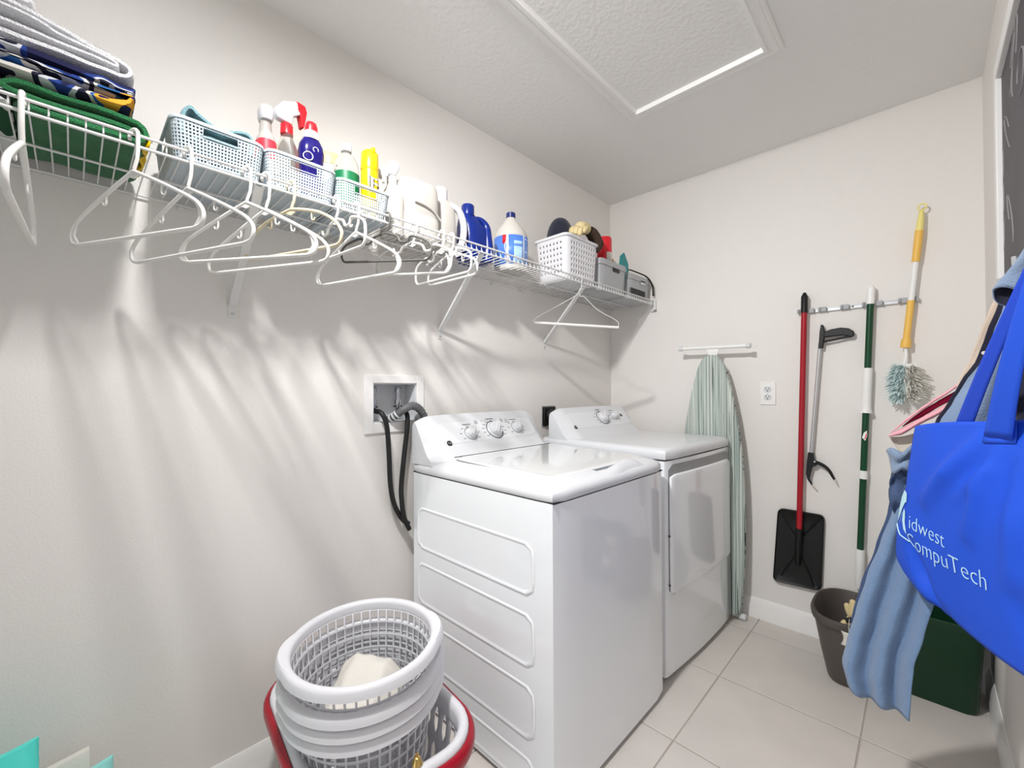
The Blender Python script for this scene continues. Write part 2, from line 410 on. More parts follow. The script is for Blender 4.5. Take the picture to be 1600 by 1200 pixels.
# 240 V receptacle between the machines
dr = thing('dryer_receptacle', 'black dryer receptacle on the wall between washer and dryer', 'receptacle', (0, 1.852, 1.055))
b = MB(); b.box(.0005, .006, 1.795, 1.91, .998, 1.112); b.build('wall_plate', M_['chrome'], dr, bevel=.002)
b = MB(); b.box(.006, .016, 1.803, 1.902, 1.004, 1.106); o = b.build('socket', M_['black'], dr, bevel=.003)
b = MB(); b.lathe([(.034, 0), (.034, .026), (.029, .032)], 20, m=rotm(0, 90, 0, (.016, 1.852, 1.06))); b.build('plug', M_['rubber'], dr)
b = MB(); b.tube(smoothpath([(.036, 1.852, 1.045), (.034, 1.86, .98), (.028, 1.89, .85), (.026, 1.9, .6)], 5), .009, 8); b.build('power_cord', M_['rubber'], dr)

# far wall duplex outlet
def duplex(x, z):
    t = thing('wall_outlet', 'white duplex electrical outlet on the far wall left of the red handle', 'outlet', (x, L, z))
    b = MB(); b.box(x-.036, x+.036, L-.006, L-.0005, z-.060, z+.060); b.build('cover_plate', M_['trim'], t, bevel=.003)
    for s in (-1, 1):
        zz = z + s*.0205
        a = MB(); a.prism([(p[0]+x, p[1]+zz) for p in (rr(k/20, .017, .0145, .010) for k in range(20))], L-.0085, L-.006, 'y'); f = a.build('receptacle', M_['appl_plastic'], t)
        for q, (dx, hh, dz, hw) in enumerate(((-.0065, .0045, .004, .0012), (.0065, .0036, .004, .0012), (0, .0026, -.007, .0026))):
            a = MB(); a.box(x+dx-hw, x+dx+hw, L-.0092, L-.0084, zz+dz-hh, zz+dz+hh); a.build('slot', M_['dark_gap'], f)
    a = MB(); a.lathe([(.003, 0), (.003, .0015)], 10, m=rotm(90, 0, 0, (x, L-.006, z))); a.build('screw', M_['alu'], t)
duplex(0.920, 1.178)

# framed chalkboard on the right wall
cb = thing('chalkboard', 'dark chalkboard in a white frame on the right wall', 'chalkboard', (W, 1.45, 1.8))
bx0, bx1 = W-.022, W-.0005
by1, by0, bz0, bz1 = 1.912, 0.90, 1.40, 2.143
b = MB(); b.box(W-.010, bx1, by0+.02, by1-.02, bz0+.02, bz1-.02); b.build('slate', M_['slate_board'], cb)
fw = .045
for nm, q in (('frame_rail', (by0, by1, bz1-fw, bz1)), ('frame_rail', (by0, by1, bz0, bz0+fw)), ('frame_stile', (by1-fw, by1, bz0+fw, bz1-fw)), ('frame_stile', (by0, by0+fw, bz0+fw, bz1-fw))):
    b = MB(); b.box(bx0, bx1, *q); b.build(nm, M_['trim'], cb, bevel=.002)
b = MB()
for k in range(7):
    yc, zc = random.uniform(1.1, 1.8), random.uniform(1.6, 2.05)
    b.tube([(W-.0108, yc+.05*cos(a*.5+k), zc+.05*sin(a*.45)*(1+.3*k % 1)) for a in range(11)], .0018, 4)
for k in range(3):
    b.tube([(W-.0108, 1.852-.012*abs(cos(a*.3)), 1.84+.045*sin(a*.3)-.1*k) for a in range(16)], .002, 4)
stuff(b.build('chalk_marks', M_['chalk'], cb))

# ------------------------------------------------------------------ washer
wa = thing('washing_machine', 'white top-load washing machine, the nearer appliance with three console knobs', 'washer', (0.41, 1.285, 0))
wx0, wx1, wy0, wy1 = .05, .762, .936, 1.632
CP = [(.050, -.02), (.050, .110), (.053, .150), (.062, .164), (.074, .164), (.088, .152), (.108, .128), (.135, .094), (.162, .060), (.186, .032), (.205, .014), (.222, .005), (.232, 0), (.234, -.02)]
def console(par, ya, yb, zb, hk, dx=0, name='console', local=False):
    us = [0, .012, .028, .05, .072, .092, .11, .14] + [.14+.72*k/10 for k in range(1, 10)] + [1-q for q in (.14, .11, .092, .072, .05, .028, .012, 0)]; rings = []
    for u in us:
        y = ya+(yb-ya)*u
        e = min(u, 1-u)*(yb-ya)
        sh = 1-.13*max(0, 1-e/.07)**1.6; arch = 1+.03*sin(pi*u)
        inx = .055*max(0, 1-e/.065)
        rings.append([(p[0]+dx-inx*max(0, (p[0]-.06)/.172), y, zb+p[1]*hk*sh*arch) for p in CP])
    b = MB(); b.loft(rings); return b.build(name, M_['appl_plastic'], par, local=local, smooth=24)
def appliance_face_frame(ya, zb, hk, dx=0):
    """frame on the sloping console: origin on its surface, X along y, Y up the slope, Z outward"""
    a = Vector((.108+dx, 0, zb+.128*hk*1.025)); c = Vector((.162+dx, 0, zb+.060*hk*1.025))
    up = (a-c).normalized(); along = Vector((0, 1, 0)); n = along.cross(up)
    m = Matrix((along, up, n)).transposed().to_4x4(); o = (a+c)/2
    m.translation = (o.x, ya, o.z); return m
def knob(par, m, u, v, r, local=False, dial=False):
    mm = m @ Matrix.Translation((u, v, .001))
    b = MB(); b.lathe([(r*1.12, -.006), (r*1.12, .002), (r, .006)], 24, m=mm); k = b.build('knob', M_['appl_plastic'], par, local=local)
    b = MB(); b.lathe([(r*.92, .006), (r*.86, .020), (r*.7, .024)], 24, m=mm); b.box(-r*.9, r*.9, -r*.26, r*.26, .008, .034, mm @ Matrix.Rotation(radians(52), 4, 'Z'))
    b.build('grip', M_['appl_plastic'], k, local=local, bevel=.002)
    b = MB(); rg = r*1.18
    b.tube([(rg*cos(2*pi*q/28), rg*sin(2*pi*q/28), .0015) for q in range(28)], .0016, 4, closed=True, m=mm); b.build('dial_ring', M_['mark'] if dial else M_['chrome'], k, local=local)
    return k
# body with four recessed side panels: built as a frame grid so the panels are real recesses
def body_side(bm, y, sgn):
    pass
b = MB()
zt = .880
b.loft([rring((wx1-wx0)/2, (wy1-wy0)/2, .022, z, 40, (wx0+wx1)/2, (wy0+wy1)/2) for z in (.018, zt)])
b.build('cabinet', M_['appliance'], wa, smooth=30)
for zz0, zz1 in ((.596, .755), (.386, .545), (.176, .335), (.03, .125)):
    # pressed panel: bead outline and a slightly proud field
    cx, cz, hx, hz = (.09+.688)/2, (zz0+zz1)/2, (.688-.09)/2, (zz1-zz0)/2
    rings = []
    for ins, dep in ((0, .0), (.003, .0025), (.007, .0030), (.011, .0005), (.016, .0003)):
        rings.append([(cx+p[0], wy0-.0004-dep, cz+p[1]) for p in (rr(k/48, hx-ins, hz-ins, .035-ins) for k in range(48))])
    a = MB(); a.loft(rings, cap0=False); a.build('side_panel', M_['appliance'], wa, smooth=60)
b = MB(); b.box(wx0+.006, wx1-.004, wy0+.004, wy1-.004, zt, zt+.004); b.build('seam', M_['dark_gap'], wa)
b = MB(); b.box(wx0+.03, wx1-.03, wy0+.03, wy1-.03, 0.0, .018); b.build('base', M_['black'], wa)
# deck
n = 56; hx, hy = (wx1-wx0)/2, (wy1-wy0)/2; cx, cy = (wx0+wx1)/2, (wy0+wy1)/2
dk = [(0, .884), (-.002, .887), (-.002, .903), (.003, .912), (.012, .919), (.030, .927), (.055, .934), (.075, .9375)]
b = MB(); b.loft([rring(hx-i, hy-i, max(.03-i, .012), z, n, cx, cy) for i, z in dk]); b.build('top_deck', M_['appl_plastic'], wa, smooth=50)
# lid
lx, ly = (.226+.700)/2, 1.298
def lz(x): return .9405-.010*(x-.226)/.474
def lring(i, z, r=.03): return [(p[0]+lx, p[1]+ly, lz(p[0]+lx)+z) for p in (rr(k/56, .237-i, .292-i, max(r-i, .01)) for k in range(56))]
b = MB(); b.loft([lring(i, z) for i, z in ((0, -.010), (0, .003), (.003, .0062), (.010, .0075), (.014, .0066), (.02, .0066))]); b.build('lid', M_['lid'], wa, smooth=50)
b = MB(); b.tube([(p[0], p[1], p[2]-.0005) for p in lring(-.0012, 0, .031)], .0011, 4, closed=True); b.build('lid_gap', M_['mark'], wa)
b = MB(); b.tube([(.226, ly-.286, lz(.226)+.0065), (.226, ly+.286, lz(.226)+.0065)], .0017, 6); b.build('lid_hinge', M_['mark'], wa)
# grey block painting a finger recess's shade at the lid front, with a raised scoop
b = MB(); b.loft([[(p[0]+.705, p[1]+1.325, z) for p in (rr(k/32, .013, .115, .012) for k in range(32))] for z in (.925, .9345)]); b.build('finger_shade', mat('recess_shade_grey', (128, 134, 142), .4), wa)
pr = [(.712, .915), (.714, .934), (.722, .9405), (.734, .9395), (.748, .928), (.758, .910)]
rings = []
for k in range(19):
    u = k/18; s = .25+.75*min(1, u*2.2)**1.5 if u < .82 else max(.2, 1-(u-.82)/.18*.8); e = .010*sin(pi*min(1, max(0, (u-.45)/.55)))
    rings.append([(x-e*1.5*(1 if q < 4 else .3), 1.17+.345*u, .915+(z-.915)*s+e*.7*(1 if q < 4 else 0)) for q, (x, z) in enumerate(pr)])
b = MB(); b.loft(rings); b.build('lid_handle', M_['appl_plastic'], wa, smooth=60)
console(wa, .938, 1.630, .932, 1.0)
fm = appliance_face_frame(0, .932, 1.0)
def face_plate(par, m, u0, u1, local=False):
    b = MB(); b.prism([(p[0]+(u0+u1)/2, p[1]) for p in (rr(k/32, (u1-u0)/2, .050, .012) for k in range(32))], -.001, .0012, 'z', m); return b.build('control_panel', M_['console'], par, local=local)
face_plate(wa, fm, 1.012, 1.560)
for u, v, r, d in ((1.162, -.012, .025, 0), (1.306, -.004, .037, 1), (1.447, -.004, .025, 0)):
    knob(wa, fm, u, v, r, dial=bool(d))
def markings(par, m, spots, local=False):
    b = MB()
    for u, v, w_, h_ in spots: b.box(u-w_/2, u+w_/2, v-h_/2, v+h_/2, .0008, .0017, m)
    return stuff(b.build('printed_markings', M_['mark'], par, local=local))
sp = []
for uc, vc, r, n, w_ in ((1.162, -.012, .042, 7, .013), (1.306, -.004, .054, 11, .016), (1.447, -.004, .042, 7, .013)):
    for k in range(n):
        a = radians(-35+250*k/(n-1)); sp.append((uc+r*1.15*cos(a), vc+r*.85*sin(a), w_, .0022))
    sp.append((uc, vc+r+.004, .045, .003))
for k in range(6): sp.append((1.255+.018*k, .046, .007, .0022))
for k in range(3): sp.append((1.405, .046-.008*k, .026, .002))
markings(wa, fm, sp)
for u in (1.218, 1.372):
    b = MB(); b.lathe([(.010, .0), (.010, .003), (.008, .004)], 16, m=fm @ Matrix.Translation((u, .042, 0))); b.build('button', M_['greybin'], wa)
def badge(par, m, u, v, local=False, s=1.0):
    mm = m @ Matrix.Translation((u, v, 0))
    b = MB(); b.prism([(p[0]*s, p[1]*s) for p in (rr(k/24, .011, .011, .008) for k in range(24))], -.002, .0025, 'z', mm); o = b.build('badge', M_['dark_gap'], par, local=local)
    vv, ff = text_mesh('GE', .013*s, .0003); a = MB(); a.add(vv, ff, mm @ Matrix.Translation((-.0085*s, -.0045*s, .0027))); a.build('monogram', M_['alu'], o, local=local)
badge(wa, fm, 1.036, -.046)

# ------------------------------------------------------------------ dryer (turned very slightly away from the wall)
dy = thing('clothes_dryer', 'white front-load dryer with a flat square door, beyond the washer', 'dryer', (0.742, 1.690, 0), -2.8)
dW, dx0 = .690, -.695
b = MB(); rg = []
for z in (.022, .06, .5, .905):
    ring = []
    for x, y in [(dx0, 0), (-.02, 0), (-.006, .004), (0, .016)] + [(.010*sin(pi*k/10), .016+(dW-.032)*k/10) for k in range(1, 10)] + [(0, dW-.016), (-.006, dW-.004), (-.02, dW), (dx0, dW)]:
        ring.append((x-(.004 if z < .05 else 0), y, z))
    rg.append(ring)
b.loft(rg); b.build('cabinet', M_['appliance'], dy, local=True, smooth=30)
b = MB(); b.box(dx0+.02, -.03, .02, dW-.02, 0, .022); b.build('base', M_['black'], dy, local=True)
b = MB(); b.box(dx0+.004, -.006, .004, dW-.004, .905, .911); b.build('seam', M_['dark_gap'], dy, local=True)
b = MB(); b.loft([rring((-dx0+.008)/2-i, dW/2-i, max(.03-i, .012), z, 48, (dx0+.008)/2, dW/2) for i, z in ((0, .911), (-.002, .915), (-.002, .938), (.006, .950), (.018, .955), (.04, .956))]); b.build('top_deck', M_['appl_plastic'], dy, local=True, smooth=50)
DX = -.685
console(dy, .004, dW-.004, .950, .92, DX, local=True)
fd = appliance_face_frame(0, .950, .92, DX)
face_plate(dy, fd, .075, .615, True)
knob(dy, fd, .362, .004, .036, True, True); knob(dy, fd, .476, .010, .023, True)
b = MB(); b.lathe([(.010, .0), (.010, .003), (.008, .004)], 16, m=fd @ Matrix.Translation((.556, .012, 0))); b.build('button', M_['mark'], dy, local=True)
sp = []
for uc, vc, r, n, w_ in ((.362, .004, .055, 11, .016), (.476, .010, .036, 6, .012)):
    for k in range(n):
        a = radians(-40+260*k/(n-1)); sp.append((uc+r*1.15*cos(a), vc+r*.85*sin(a), w_, .0022))
    sp.append((uc, vc+r+.003, .04, .003))
markings(dy, fd, sp, True); badge(dy, fd, .085, -.040, True, .9)
# door, and a grey slab whose colour stands for the grip recess's shade
def fx(y): return .010*sin(pi*min(1, max(0, (y-.016)/(dW-.032))))
def slab(name, y0, y1, z0, z1, r, prof, material, top_drop=0):
    rings = []; h_ = min(y1-y0, z1-z0)/2; i0, d0 = prof[-1]
    for ins, d in list(prof)+[(i0+(h_-.002-i0)*k/8, d0) for k in range(1, 9)]:
        ring = []
        for k in range(56):
            p = rr(k/56, (y1-y0)/2-ins, (z1-z0)/2-ins, max(r-ins, .004)); y = (y0+y1)/2+p[0]
            ring.append((fx(y)+d, y, (z0+z1)/2+p[1]))
        rings.append(ring)
    b = MB(); b.loft(rings); return b.build(name, material, dy, local=True, smooth=50)
slab('door_shade_slab', .022, dW-.022, .352, .888, .03, ((0, -.003), (0, .0012)), mat('recess_shade', (150, 150, 152), .4))
slab('door', .026, dW-.026, .356, .848, .022, ((.002, .001), (0, .003), (0, .007), (.003, .010), (.009, .0115)), M_['appliance'])
for z in (.40, .60):
    b = MB(); b.lathe([(.004, 0), (.004, .006)], 10, m=rotm(0, 90, 0, (.004, .017, z))); b.build('hinge_screw', M_['mark'], dy, local=True)

# ------------------------------------------------------------------ ironing board hung behind the dryer
M_['ironcover'] = stripes('striped_cover', [(0, (84, 92, 90)), (.33, (212, 216, 208)), (.39, (142, 158, 154)), (.43, (196, 206, 200)), (.475, (70, 80, 78)), (.505, (186, 198, 192)), (.56, (96, 108, 105)), (.585, (208, 214, 206)), (.64, (128, 144, 140)), (.67, (220, 222, 214))], 0, 120, .9, stretch=(.002, .002))
ib = thing('ironing_board', 'ironing board with green-grey striped cover hung by its white foot', 'ironing board', (.67, 2.45, 0))
prof = [(1.386, .004), (1.382, .022), (1.372, .038), (1.35, .056), (1.31, .072), (1.25, .088), (1.17, .106), (1.08, .123), (.97, .140), (.85, .154), (.72, .163), (.58, .168), (.40, .168), (.22, .164), (.09, .154), (.04, .142), (.025, .128)]
ol = [(.682-.012*(1.39-z)+w_, z) for z, w_ in prof] + [(.682-.012*(1.39-z)-w_, z) for z, w_ in reversed(prof)]
rings = []
for ins, y in ((.0, 2.452), (0, 2.436), (.004, 2.429), (.014, 2.427)):
    rings.append([(.672+(x-.672)*(1-ins/.17), y, .7+(z-.7)*(1-ins/.7)) for x, z in ol])
b = MB(); b.loft(rings); b.build('board', M_['ironcover'], ib, smooth=50)
b = MB(); b.tube([(.506, 2.458, 1.431), (.86, 2.458, 1.424)], .0105, 12); ft = b.build('foot_bar', M_['wgrip'], ib)
for x, z in ((.509, 1.431), (.857, 1.424)):
    b = MB(); b.tube([(x-.011, 2.458, z), (x+.011, 2.458, z)], .0145, 14); b.build('end_cap', M_['appl_plastic'], ft, bevel=.003)
b = MB(); b.prism([(.645, 1.432), (.722, 1.432), (.700, 1.375), (.694, 1.34), (.672, 1.34), (.664, 1.375)], 2.4555, 2.463, 'y'); b.build('leg_bracket', M_['wgrip'], ib, bevel=.002)
for x0, x1 in ((.675, .60), (.690, .77)):
    b = MB(); b.tube([(x0, 2.468, 1.36), (x1, 2.474, .05)], .009, 10); b.build('leg', M_['wgrip'], ib)
b = MB(); b.tube([(.56, 2.474, .028), (.815, 2.468, .020)], .010, 10); f2 = b.build('foot_bar', M_['wgrip'], ib)
b = MB(); b.tube([(.800, 2.468, .0195), (.832, 2.467, .0185)], .016, 14); b.build('end_cap', M_['appl_plastic'], f2, bevel=.003)
ib.location.y -= .032

# ------------------------------------------------------------------ wire shelf, brackets
SX, ZL, ZT, ZD = .306, 1.724, 1.748, 1.7285      # front x, lip bottom, lip top, deck level
sh = thing('wire_shelf', 'long white wire shelf along the left wall carrying towels, baskets and bottles', 'shelf', (0, 1.0, ZD))
for nm, x, z, r in (('front_rail', SX, ZT, .0032), ('lip_rail', SX, ZL, .0032), ('back_rail', .010, ZD-.004, .003), ('middle_rail', .155, ZD-.0045, .0028)):
    b = MB(); b.tube([(x, YB+.25, z), (x, L-.003, z)], r, 8); b.build(nm, M_['wire'], sh)
b = MB(); b.tube(smoothpath([(.004, 0, ZD), (.15, 0, ZD), (SX-.010, 0, ZD), (SX-.0035, 0, ZD+.004), (SX-.0035, 0, ZT)], 3), .0015, 6)
y = -1.0; first = None
while y < L-.012:
    if first is None:
        first = b.build('deck_wire', M_['wire'], sh, local=True); o = first
    else: o = copy_part(first, sh)
    o.location = (0, y-1.0, -ZD); y += .0254
for yy in (-.2, .21, .62, 1.0, 1.42, 1.63, 2.05, 2.3):
    b = MB(); b.box(.0005, .013, yy-.006, yy+.006, ZD-.016, ZD-.0005); b.build('wall_clip', M_['wire'], sh, bevel=.002)
ec = thing('shelf_end_bracket', 'small white end bracket holding the shelf front to the far wall', 'bracket', (SX, L, ZL))
b = MB(); b.box(SX-.016, SX+.020, L-.004, L-.0004, 1.682, 1.752); p0 = b.build('plate', M_['wire'], ec, bevel=.002)
b = MB(); b.box(SX+.006, SX+.018, L-.022, L-.004, 1.684, 1.750); b.box(SX-.016, SX+.018, L-.022, L-.004, 1.684, 1.692); b.build('cradle', M_['wire'], ec, bevel=.002)
BR = ['nearest white angled shelf brace, between the hanging white hangers', 'middle white angled shelf brace, below the blue detergent jug', 'far white angled shelf brace, behind the wire hanger with a white tube']
for (yt, yf, lab) in ((.328, .337, BR[0]), (1.085, 1.111, BR[1]), (1.775, 1.82, BR[2])):
    t = thing('shelf_brace', lab, 'brace', (0, yf, 1.44), group='angled braces under the wire shelf')
    b = MB(); a0, a1 = Vector((.006, yf, 1.462)), Vector((SX-.004, yt, ZL-.003)); d = (a1-a0).normalized(); q = Vector((0, 1, 0)); nn = d.cross(q).normalized()
    sec = [(-.0105, -.004), (-.0105, .005), (-.008, .005), (-.008, -.0012), (.008, -.0012), (.008, .005), (.0105, .005), (.0105, -.004)]
    b.loft([[tuple(p+q*s+nn*w) for s, w in sec] for p in (a0, a1)]); b.build('strut', M_['wire'], t, smooth=0)
    b = MB(); b.loft([[(x, yf+s, z) for s in (-.011, .011)] + [(x+.0022, yf+s, z+.0005) for s in (.011, -.011)] for x, z in ((.0006, 1.423), (.0006, 1.457), (.006, 1.466))]); ft = b.build('foot', M_['wire'], t, smooth=0)
    b = MB(); b.lathe([(.0045, 0), (.0045, .002), (.002, .003)], 12, m=rotm(0, 90, 0, (.003, yf, 1.436))); b.build('screw', M_['alu'], ft)

# ------------------------------------------------------------------ hangers
HY = []
def hook_path(rail_r=.0045, drop=.07, side=1):
    """local: rail runs along the local out-of-plane axis; hook wraps over the rail at the origin (rail top z=0)"""
    c = .013
    pts = [(-c*side*cos(radians(t)), 0, .002-c+c*sin(radians(t))+.0) for t in (-30, 0, 30, 60, 90, 120, 150, 180)]
    pts = [(x, yy, z+.0045) for x, yy, z in pts]
    pts += [(c*side*.95, 0, -drop*.5), (c*side*.8, 0, -drop*.72), (.002, 0, -drop*.95), (0, 0, -drop-.004)]
    return pts
def hanger(lab, y, phi, hw, drop, m, r=.0042, paddle=True, roll=0, style='plain', x=SX, z=ZT+.0032, neck=None):
    t = thing('clothes_hanger', lab, 'hanger', (x, y, z), 90-phi, 'hangers on the shelf front rail')
    t.rotation_euler = (0, radians(-roll), radians(90-phi))
    nk = neck or max(.055, drop*.36)
    b = MB(); b.tube(hook_path(drop=nk), r*.92, 8); b.build('hook', m, t, local=True, smooth=180)
    zs, zb = -nk-.002, -drop; ze = zb+.052
    if style == 'notch':
        right = [(0, 0, zs), (hw*.25, 0, zs-.012), (hw*.34, 0, zs-.030), (hw*.48, 0, zs-.030), (hw*.56, 0, zs-.014), (hw*.85, 0, zs-.028), (hw*.985, 0, zs-.045), (hw, 0, zb+.02), (hw*.93, 0, zb+.002), (hw*.8, 0, zb)]
    elif style == 'bow':
        right = [(0, 0, zs), (hw*.3, 0, zs-.010), (hw*.6, 0, zs-.026), (hw*.86, 0, zs-.052), (hw*.985, 0, zs-.078), (hw, 0, zb+.022), (hw*.95, 0, zb+.004), (hw*.82, 0, zb)]
    else:
        right = [(0, 0, zs), (hw*.3, 0, zs+(ze-zs)*.30), (hw*.6, 0, zs+(ze-zs)*.62), (hw*.84, 0, zs+(ze-zs)*.90), (hw*.95, 0, ze-.008), (hw, 0, zb+.026), (hw*.97, 0, zb+.006), (hw*.86, 0, zb)]
    R_ = smoothpath(right, 4); Lp = [(-p[0], p[1], p[2]) for p in R_]
    pth = [tuple(p) for p in R_] + [(0, 0, zb)] + [tuple(p) for p in reversed(Lp)][0:-1]
    b = MB(); b.tube(pth, r, 8, closed=True); b.build('frame', m, t, local=True, smooth=180)
    if paddle:
        for s in (-1, 1):
            b = MB(); pts = [(s*hw*.86, zb), (s*hw*.97, zb+.004), (s*hw, zb+.026), (s*hw*.95, ze-.006), (s*hw*.86, ze+.008), (s*hw*.925, ze-.014), (s*hw*.945, zb+.022), (s*hw*.90, zb+.010)]
            b.prism(pts, -.0018, .0018, 'y'); b.build('shoulder_web', m, t, local=True)
    if style != 'wire':
        for s in (-1, 1):
            k = .42 if style != 'notch' else .5
            zz = zs+(ze-zs)*.44 if style == 'plain' else zs-.018
            b = MB(); b.tube(smoothpath([(s*hw*k, 0, zz-.001), (s*hw*k, 0, zz-.016), (s*(hw*k+.003), 0, zz-.022), (s*(hw*k+.009), 0, zz-.022), (s*(hw*k+.011), 0, zz-.016)], 3), .0021, 6); b.build('strap_hook', m, t, local=True)
        b = MB(); b.prism([(-.016, zs-.010), (0, zs+.004), (.016, zs-.010), (0, zs-.016)], -.0017, .0017, 'y'); b.build('collar', m, t, local=True)
    return t
hanger('white plastic hanger turned edge-on at the left end of the shelf rail', -.068, 92, .19, .235, M_['hanger'], .0052)
hanger('white plastic hanger below the end of the green towel', .088, 62, .196, .222, M_['hanger'])
hanger('white plastic hanger below the left part of the towel-filled basket', .181, 67, .210, .236, M_['hanger'], paddle=False)
hanger('white plastic hanger hung just left of the nearest shelf brace top', .298, 55, .190, .222, M_['hanger'])
hanger('white plastic hanger hung just right of the nearest shelf brace top', .341, 62, .190, .236, M_['hanger'], paddle=False)
hanger('cream coloured plastic hanger with bowed shoulders', .402, 68, .172, .185, M_['cream'], style='bow', paddle=False)
hanger('small white hanger with notched shoulders right of the cream hanger', .522, 84, .145, .165, M_['hanger'], style='notch', paddle=False)
hanger('white plastic hanger with broad ends below the third basket', .581, 74, .172, .222, M_['hanger'])
hanger('dark grey plastic hanger with notched shoulders', .684, 70, .178, .145, M_['hgrey'], .0036, roll=-6, style='notch', paddle=False)
hanger('white notched hanger directly behind the dark grey hanger', .784, 82, .185, .165, M_['hanger'], roll=-8, style='notch')
hanger('white hanger left of the two bunched beside the middle brace', .894, 86, .145, .162, M_['hanger'], style='notch', paddle=False)
hanger('white hanger nearest the middle shelf brace', .936, 86, .128, .160, M_['hanger'], style='plain', paddle=False)
# wire hanger with a card tube
t = thing('clothes_hanger', 'thin wire hanger with a thick white card tube, far end of the shelf', 'hanger', (SX, 1.722, ZT+.003), 90-48, 'hangers on the shelf front rail')
t.rotation_euler = (0, radians(4), radians(90-48))
b = MB(); b.tube(hook_path(drop=.075), .0014, 6); b.build('hook', M_['wire'], t, local=True, smooth=180)
b = MB(); b.tube(smoothpath([(-.2, 0, -.236), (-.2, 0, -.215), (-.06, 0, -.125), (-.015, 0, -.095), (0, 0, -.078)], 3) + smoothpath([(.012, 0, -.098), (.03, 0, -.098), (.10, 0, -.158), (.195, 0, -.205), (.2, 0, -.236)], 3), .0015, 6); b.build('wire_frame', M_['wire'], t, local=True, smooth=180)
b = MB(); b.tube([(-.204, 0, -.236), (.204, 0, -.236)], .0065, 12); b.build('card_tube', M_['hanger'], t, local=True)

# ------------------------------------------------------------------ shelf contents
DZ = ZD+.0022     # top of the deck wires
def ribbon(name, path, th, x0, x1, m, par=None, amp=.004, seed=0, nx=14, step=None, skew=0.0):
    """thick folded sheet: path in (y, z), extruded along x, with soft lumps"""
    P = smoothpath([(0, a, c) for a, c in path], 7); n = len(P); Lf, Rt = [], []
    for i in range(n):
        t = (P[min(n-1, i+1)]-P[max(0, i-1)]).normalized(); q = Vector((0, -t.z, t.y)); Lf.append(P[i]+q*th/2); Rt.append(P[i]-q*th/2)
    t1 = (P[-1]-P[-2]).normalized()*th*.45; t0 = (P[1]-P[0]).normalized()*th*.45
    loop = Lf + [P[-1]+t1] + list(reversed(Rt)) + [P[0]-t0]
    rings = []
    for k in range(nx+1):
        u = k/nx; x = x0+(x1-x0)*u; e = min(u, 1-u)*(x1-x0); sh = 1-.55*max(0, 1-e/(th*.5))**2
        rg = []
        for i, p in enumerate(loop):
            if i < n: c = P[i]
            elif i == n: c = P[-1]
            elif i <= 2*n: c = P[2*n-i]
            else: c = P[0]
            q = c+(p-c)*sh
            d = noise.noise(Vector((x*14+seed, q.y*16, q.z*16)))*amp
            d2 = noise.noise(Vector((x*14, q.y*16+7+seed, q.z*16)))*amp
            rg.append((x+d*.8+skew*(q.y-path[0][0]), q.y+d2*.3, q.z+d))
        rings.append(rg)
    b = MB(); b.loft(rings); return b.build(name, m, par, smooth=70)
M_['towelpat'] = stripes('patterned_towel', [(0, (20, 22, 62)), (.40, (28, 56, 128)), (.45, (196, 198, 202)), (.50, (18, 18, 44)), (.55, (204, 200, 194)), (.585, (34, 90, 150)), (.62, (226, 158, 48)), (.66, (24, 26, 74))], 1, 9.5, .95, seed=3.3, stretch=(.35, 2.4))
M_['towelgw'] = stripes('striped_towel', [(0, (16, 70, 42)), (.44, (206, 210, 208)), (.52, (14, 16, 20)), (.60, (30, 96, 58))], 1, 9, .95, seed=1.3, stretch=(.5, 1.5))
tw = ribbon('folded_towel', [(-.075, DZ+.016), (.06, DZ+.016), (.098, DZ+.017), (.100, DZ+.030), (.07, DZ+.036), (-.075, DZ+.034), (-.078, DZ+.052), (.07, DZ+.056), (.102, DZ+.048), (.11, DZ+.03)], .018, .03, .290, M_['towelg'], amp=.008)
tag(tw, 'green folded towel with yellow edge lying on the wire shelf', 'towel')
b = MB(); b.grid(lambda u, v: (.10+.19*u, .116+.004*sin(u*20)-.006*v, DZ+.028-.022*v+.003*sin(u*13)), 16, 3); fr = b.build('yellow_fringe', M_['yellow'], tw, solid=.003, label='yellow towel edge')
tw = ribbon('folded_towel', [(-.33, DZ+.016), (-.115, DZ+.015), (-.098, DZ+.02), (-.115, DZ+.031), (-.33, DZ+.032), (-.34, DZ+.05), (-.10, DZ+.05)], .017, .03, .290, M_['towelgw'], amp=.004, seed=4)
tag(tw, 'dark green and white striped folded towel at the far left of the shelf', 'towel')
Z1 = DZ+.070
tw = ribbon('folded_towel', [(-.33, Z1+.012), (.03, Z1+.010), (.074, Z1+.014), (.080, Z1+.024), (.05, Z1+.031), (-.33, Z1+.034), (-.34, Z1+.052), (.05, Z1+.050), (.080, Z1+.045), (.082, Z1+.035)], .0165, .03, .292, M_['towelpat'], amp=.004, seed=8)
tag(tw, 'navy, grey and orange patterned towel folded on top of the green towel', 'towel')
Z2 = Z1+.062
tw = ribbon('folded_towel', [(-.34, Z2+.014), (.02, Z2+.011), (.070, Z2+.013), (.084, Z2+.026), (.074, Z2+.040), (.02, Z2+.048), (-.06, Z2+.068), (-.34, Z2+.092)], .015, .03, .286, M_['towelw'], amp=.004, seed=12)
tag(tw, 'white bath towel folded outermost on the top of the towel pile', 'towel')
tw = ribbon('folded_towel', [(-.34, Z2+.034), (-.05, Z2+.029), (.05, Z2+.026), (.062, Z2+.030), (.05, Z2+.036), (-.02, Z2+.044), (-.08, Z2+.057), (-.34, Z2+.068)], .0105, .028, .288, M_['towelw'], amp=.003, seed=22)
tag(tw, 'white towel tucked inside the fold of the outer white towel', 'towel')
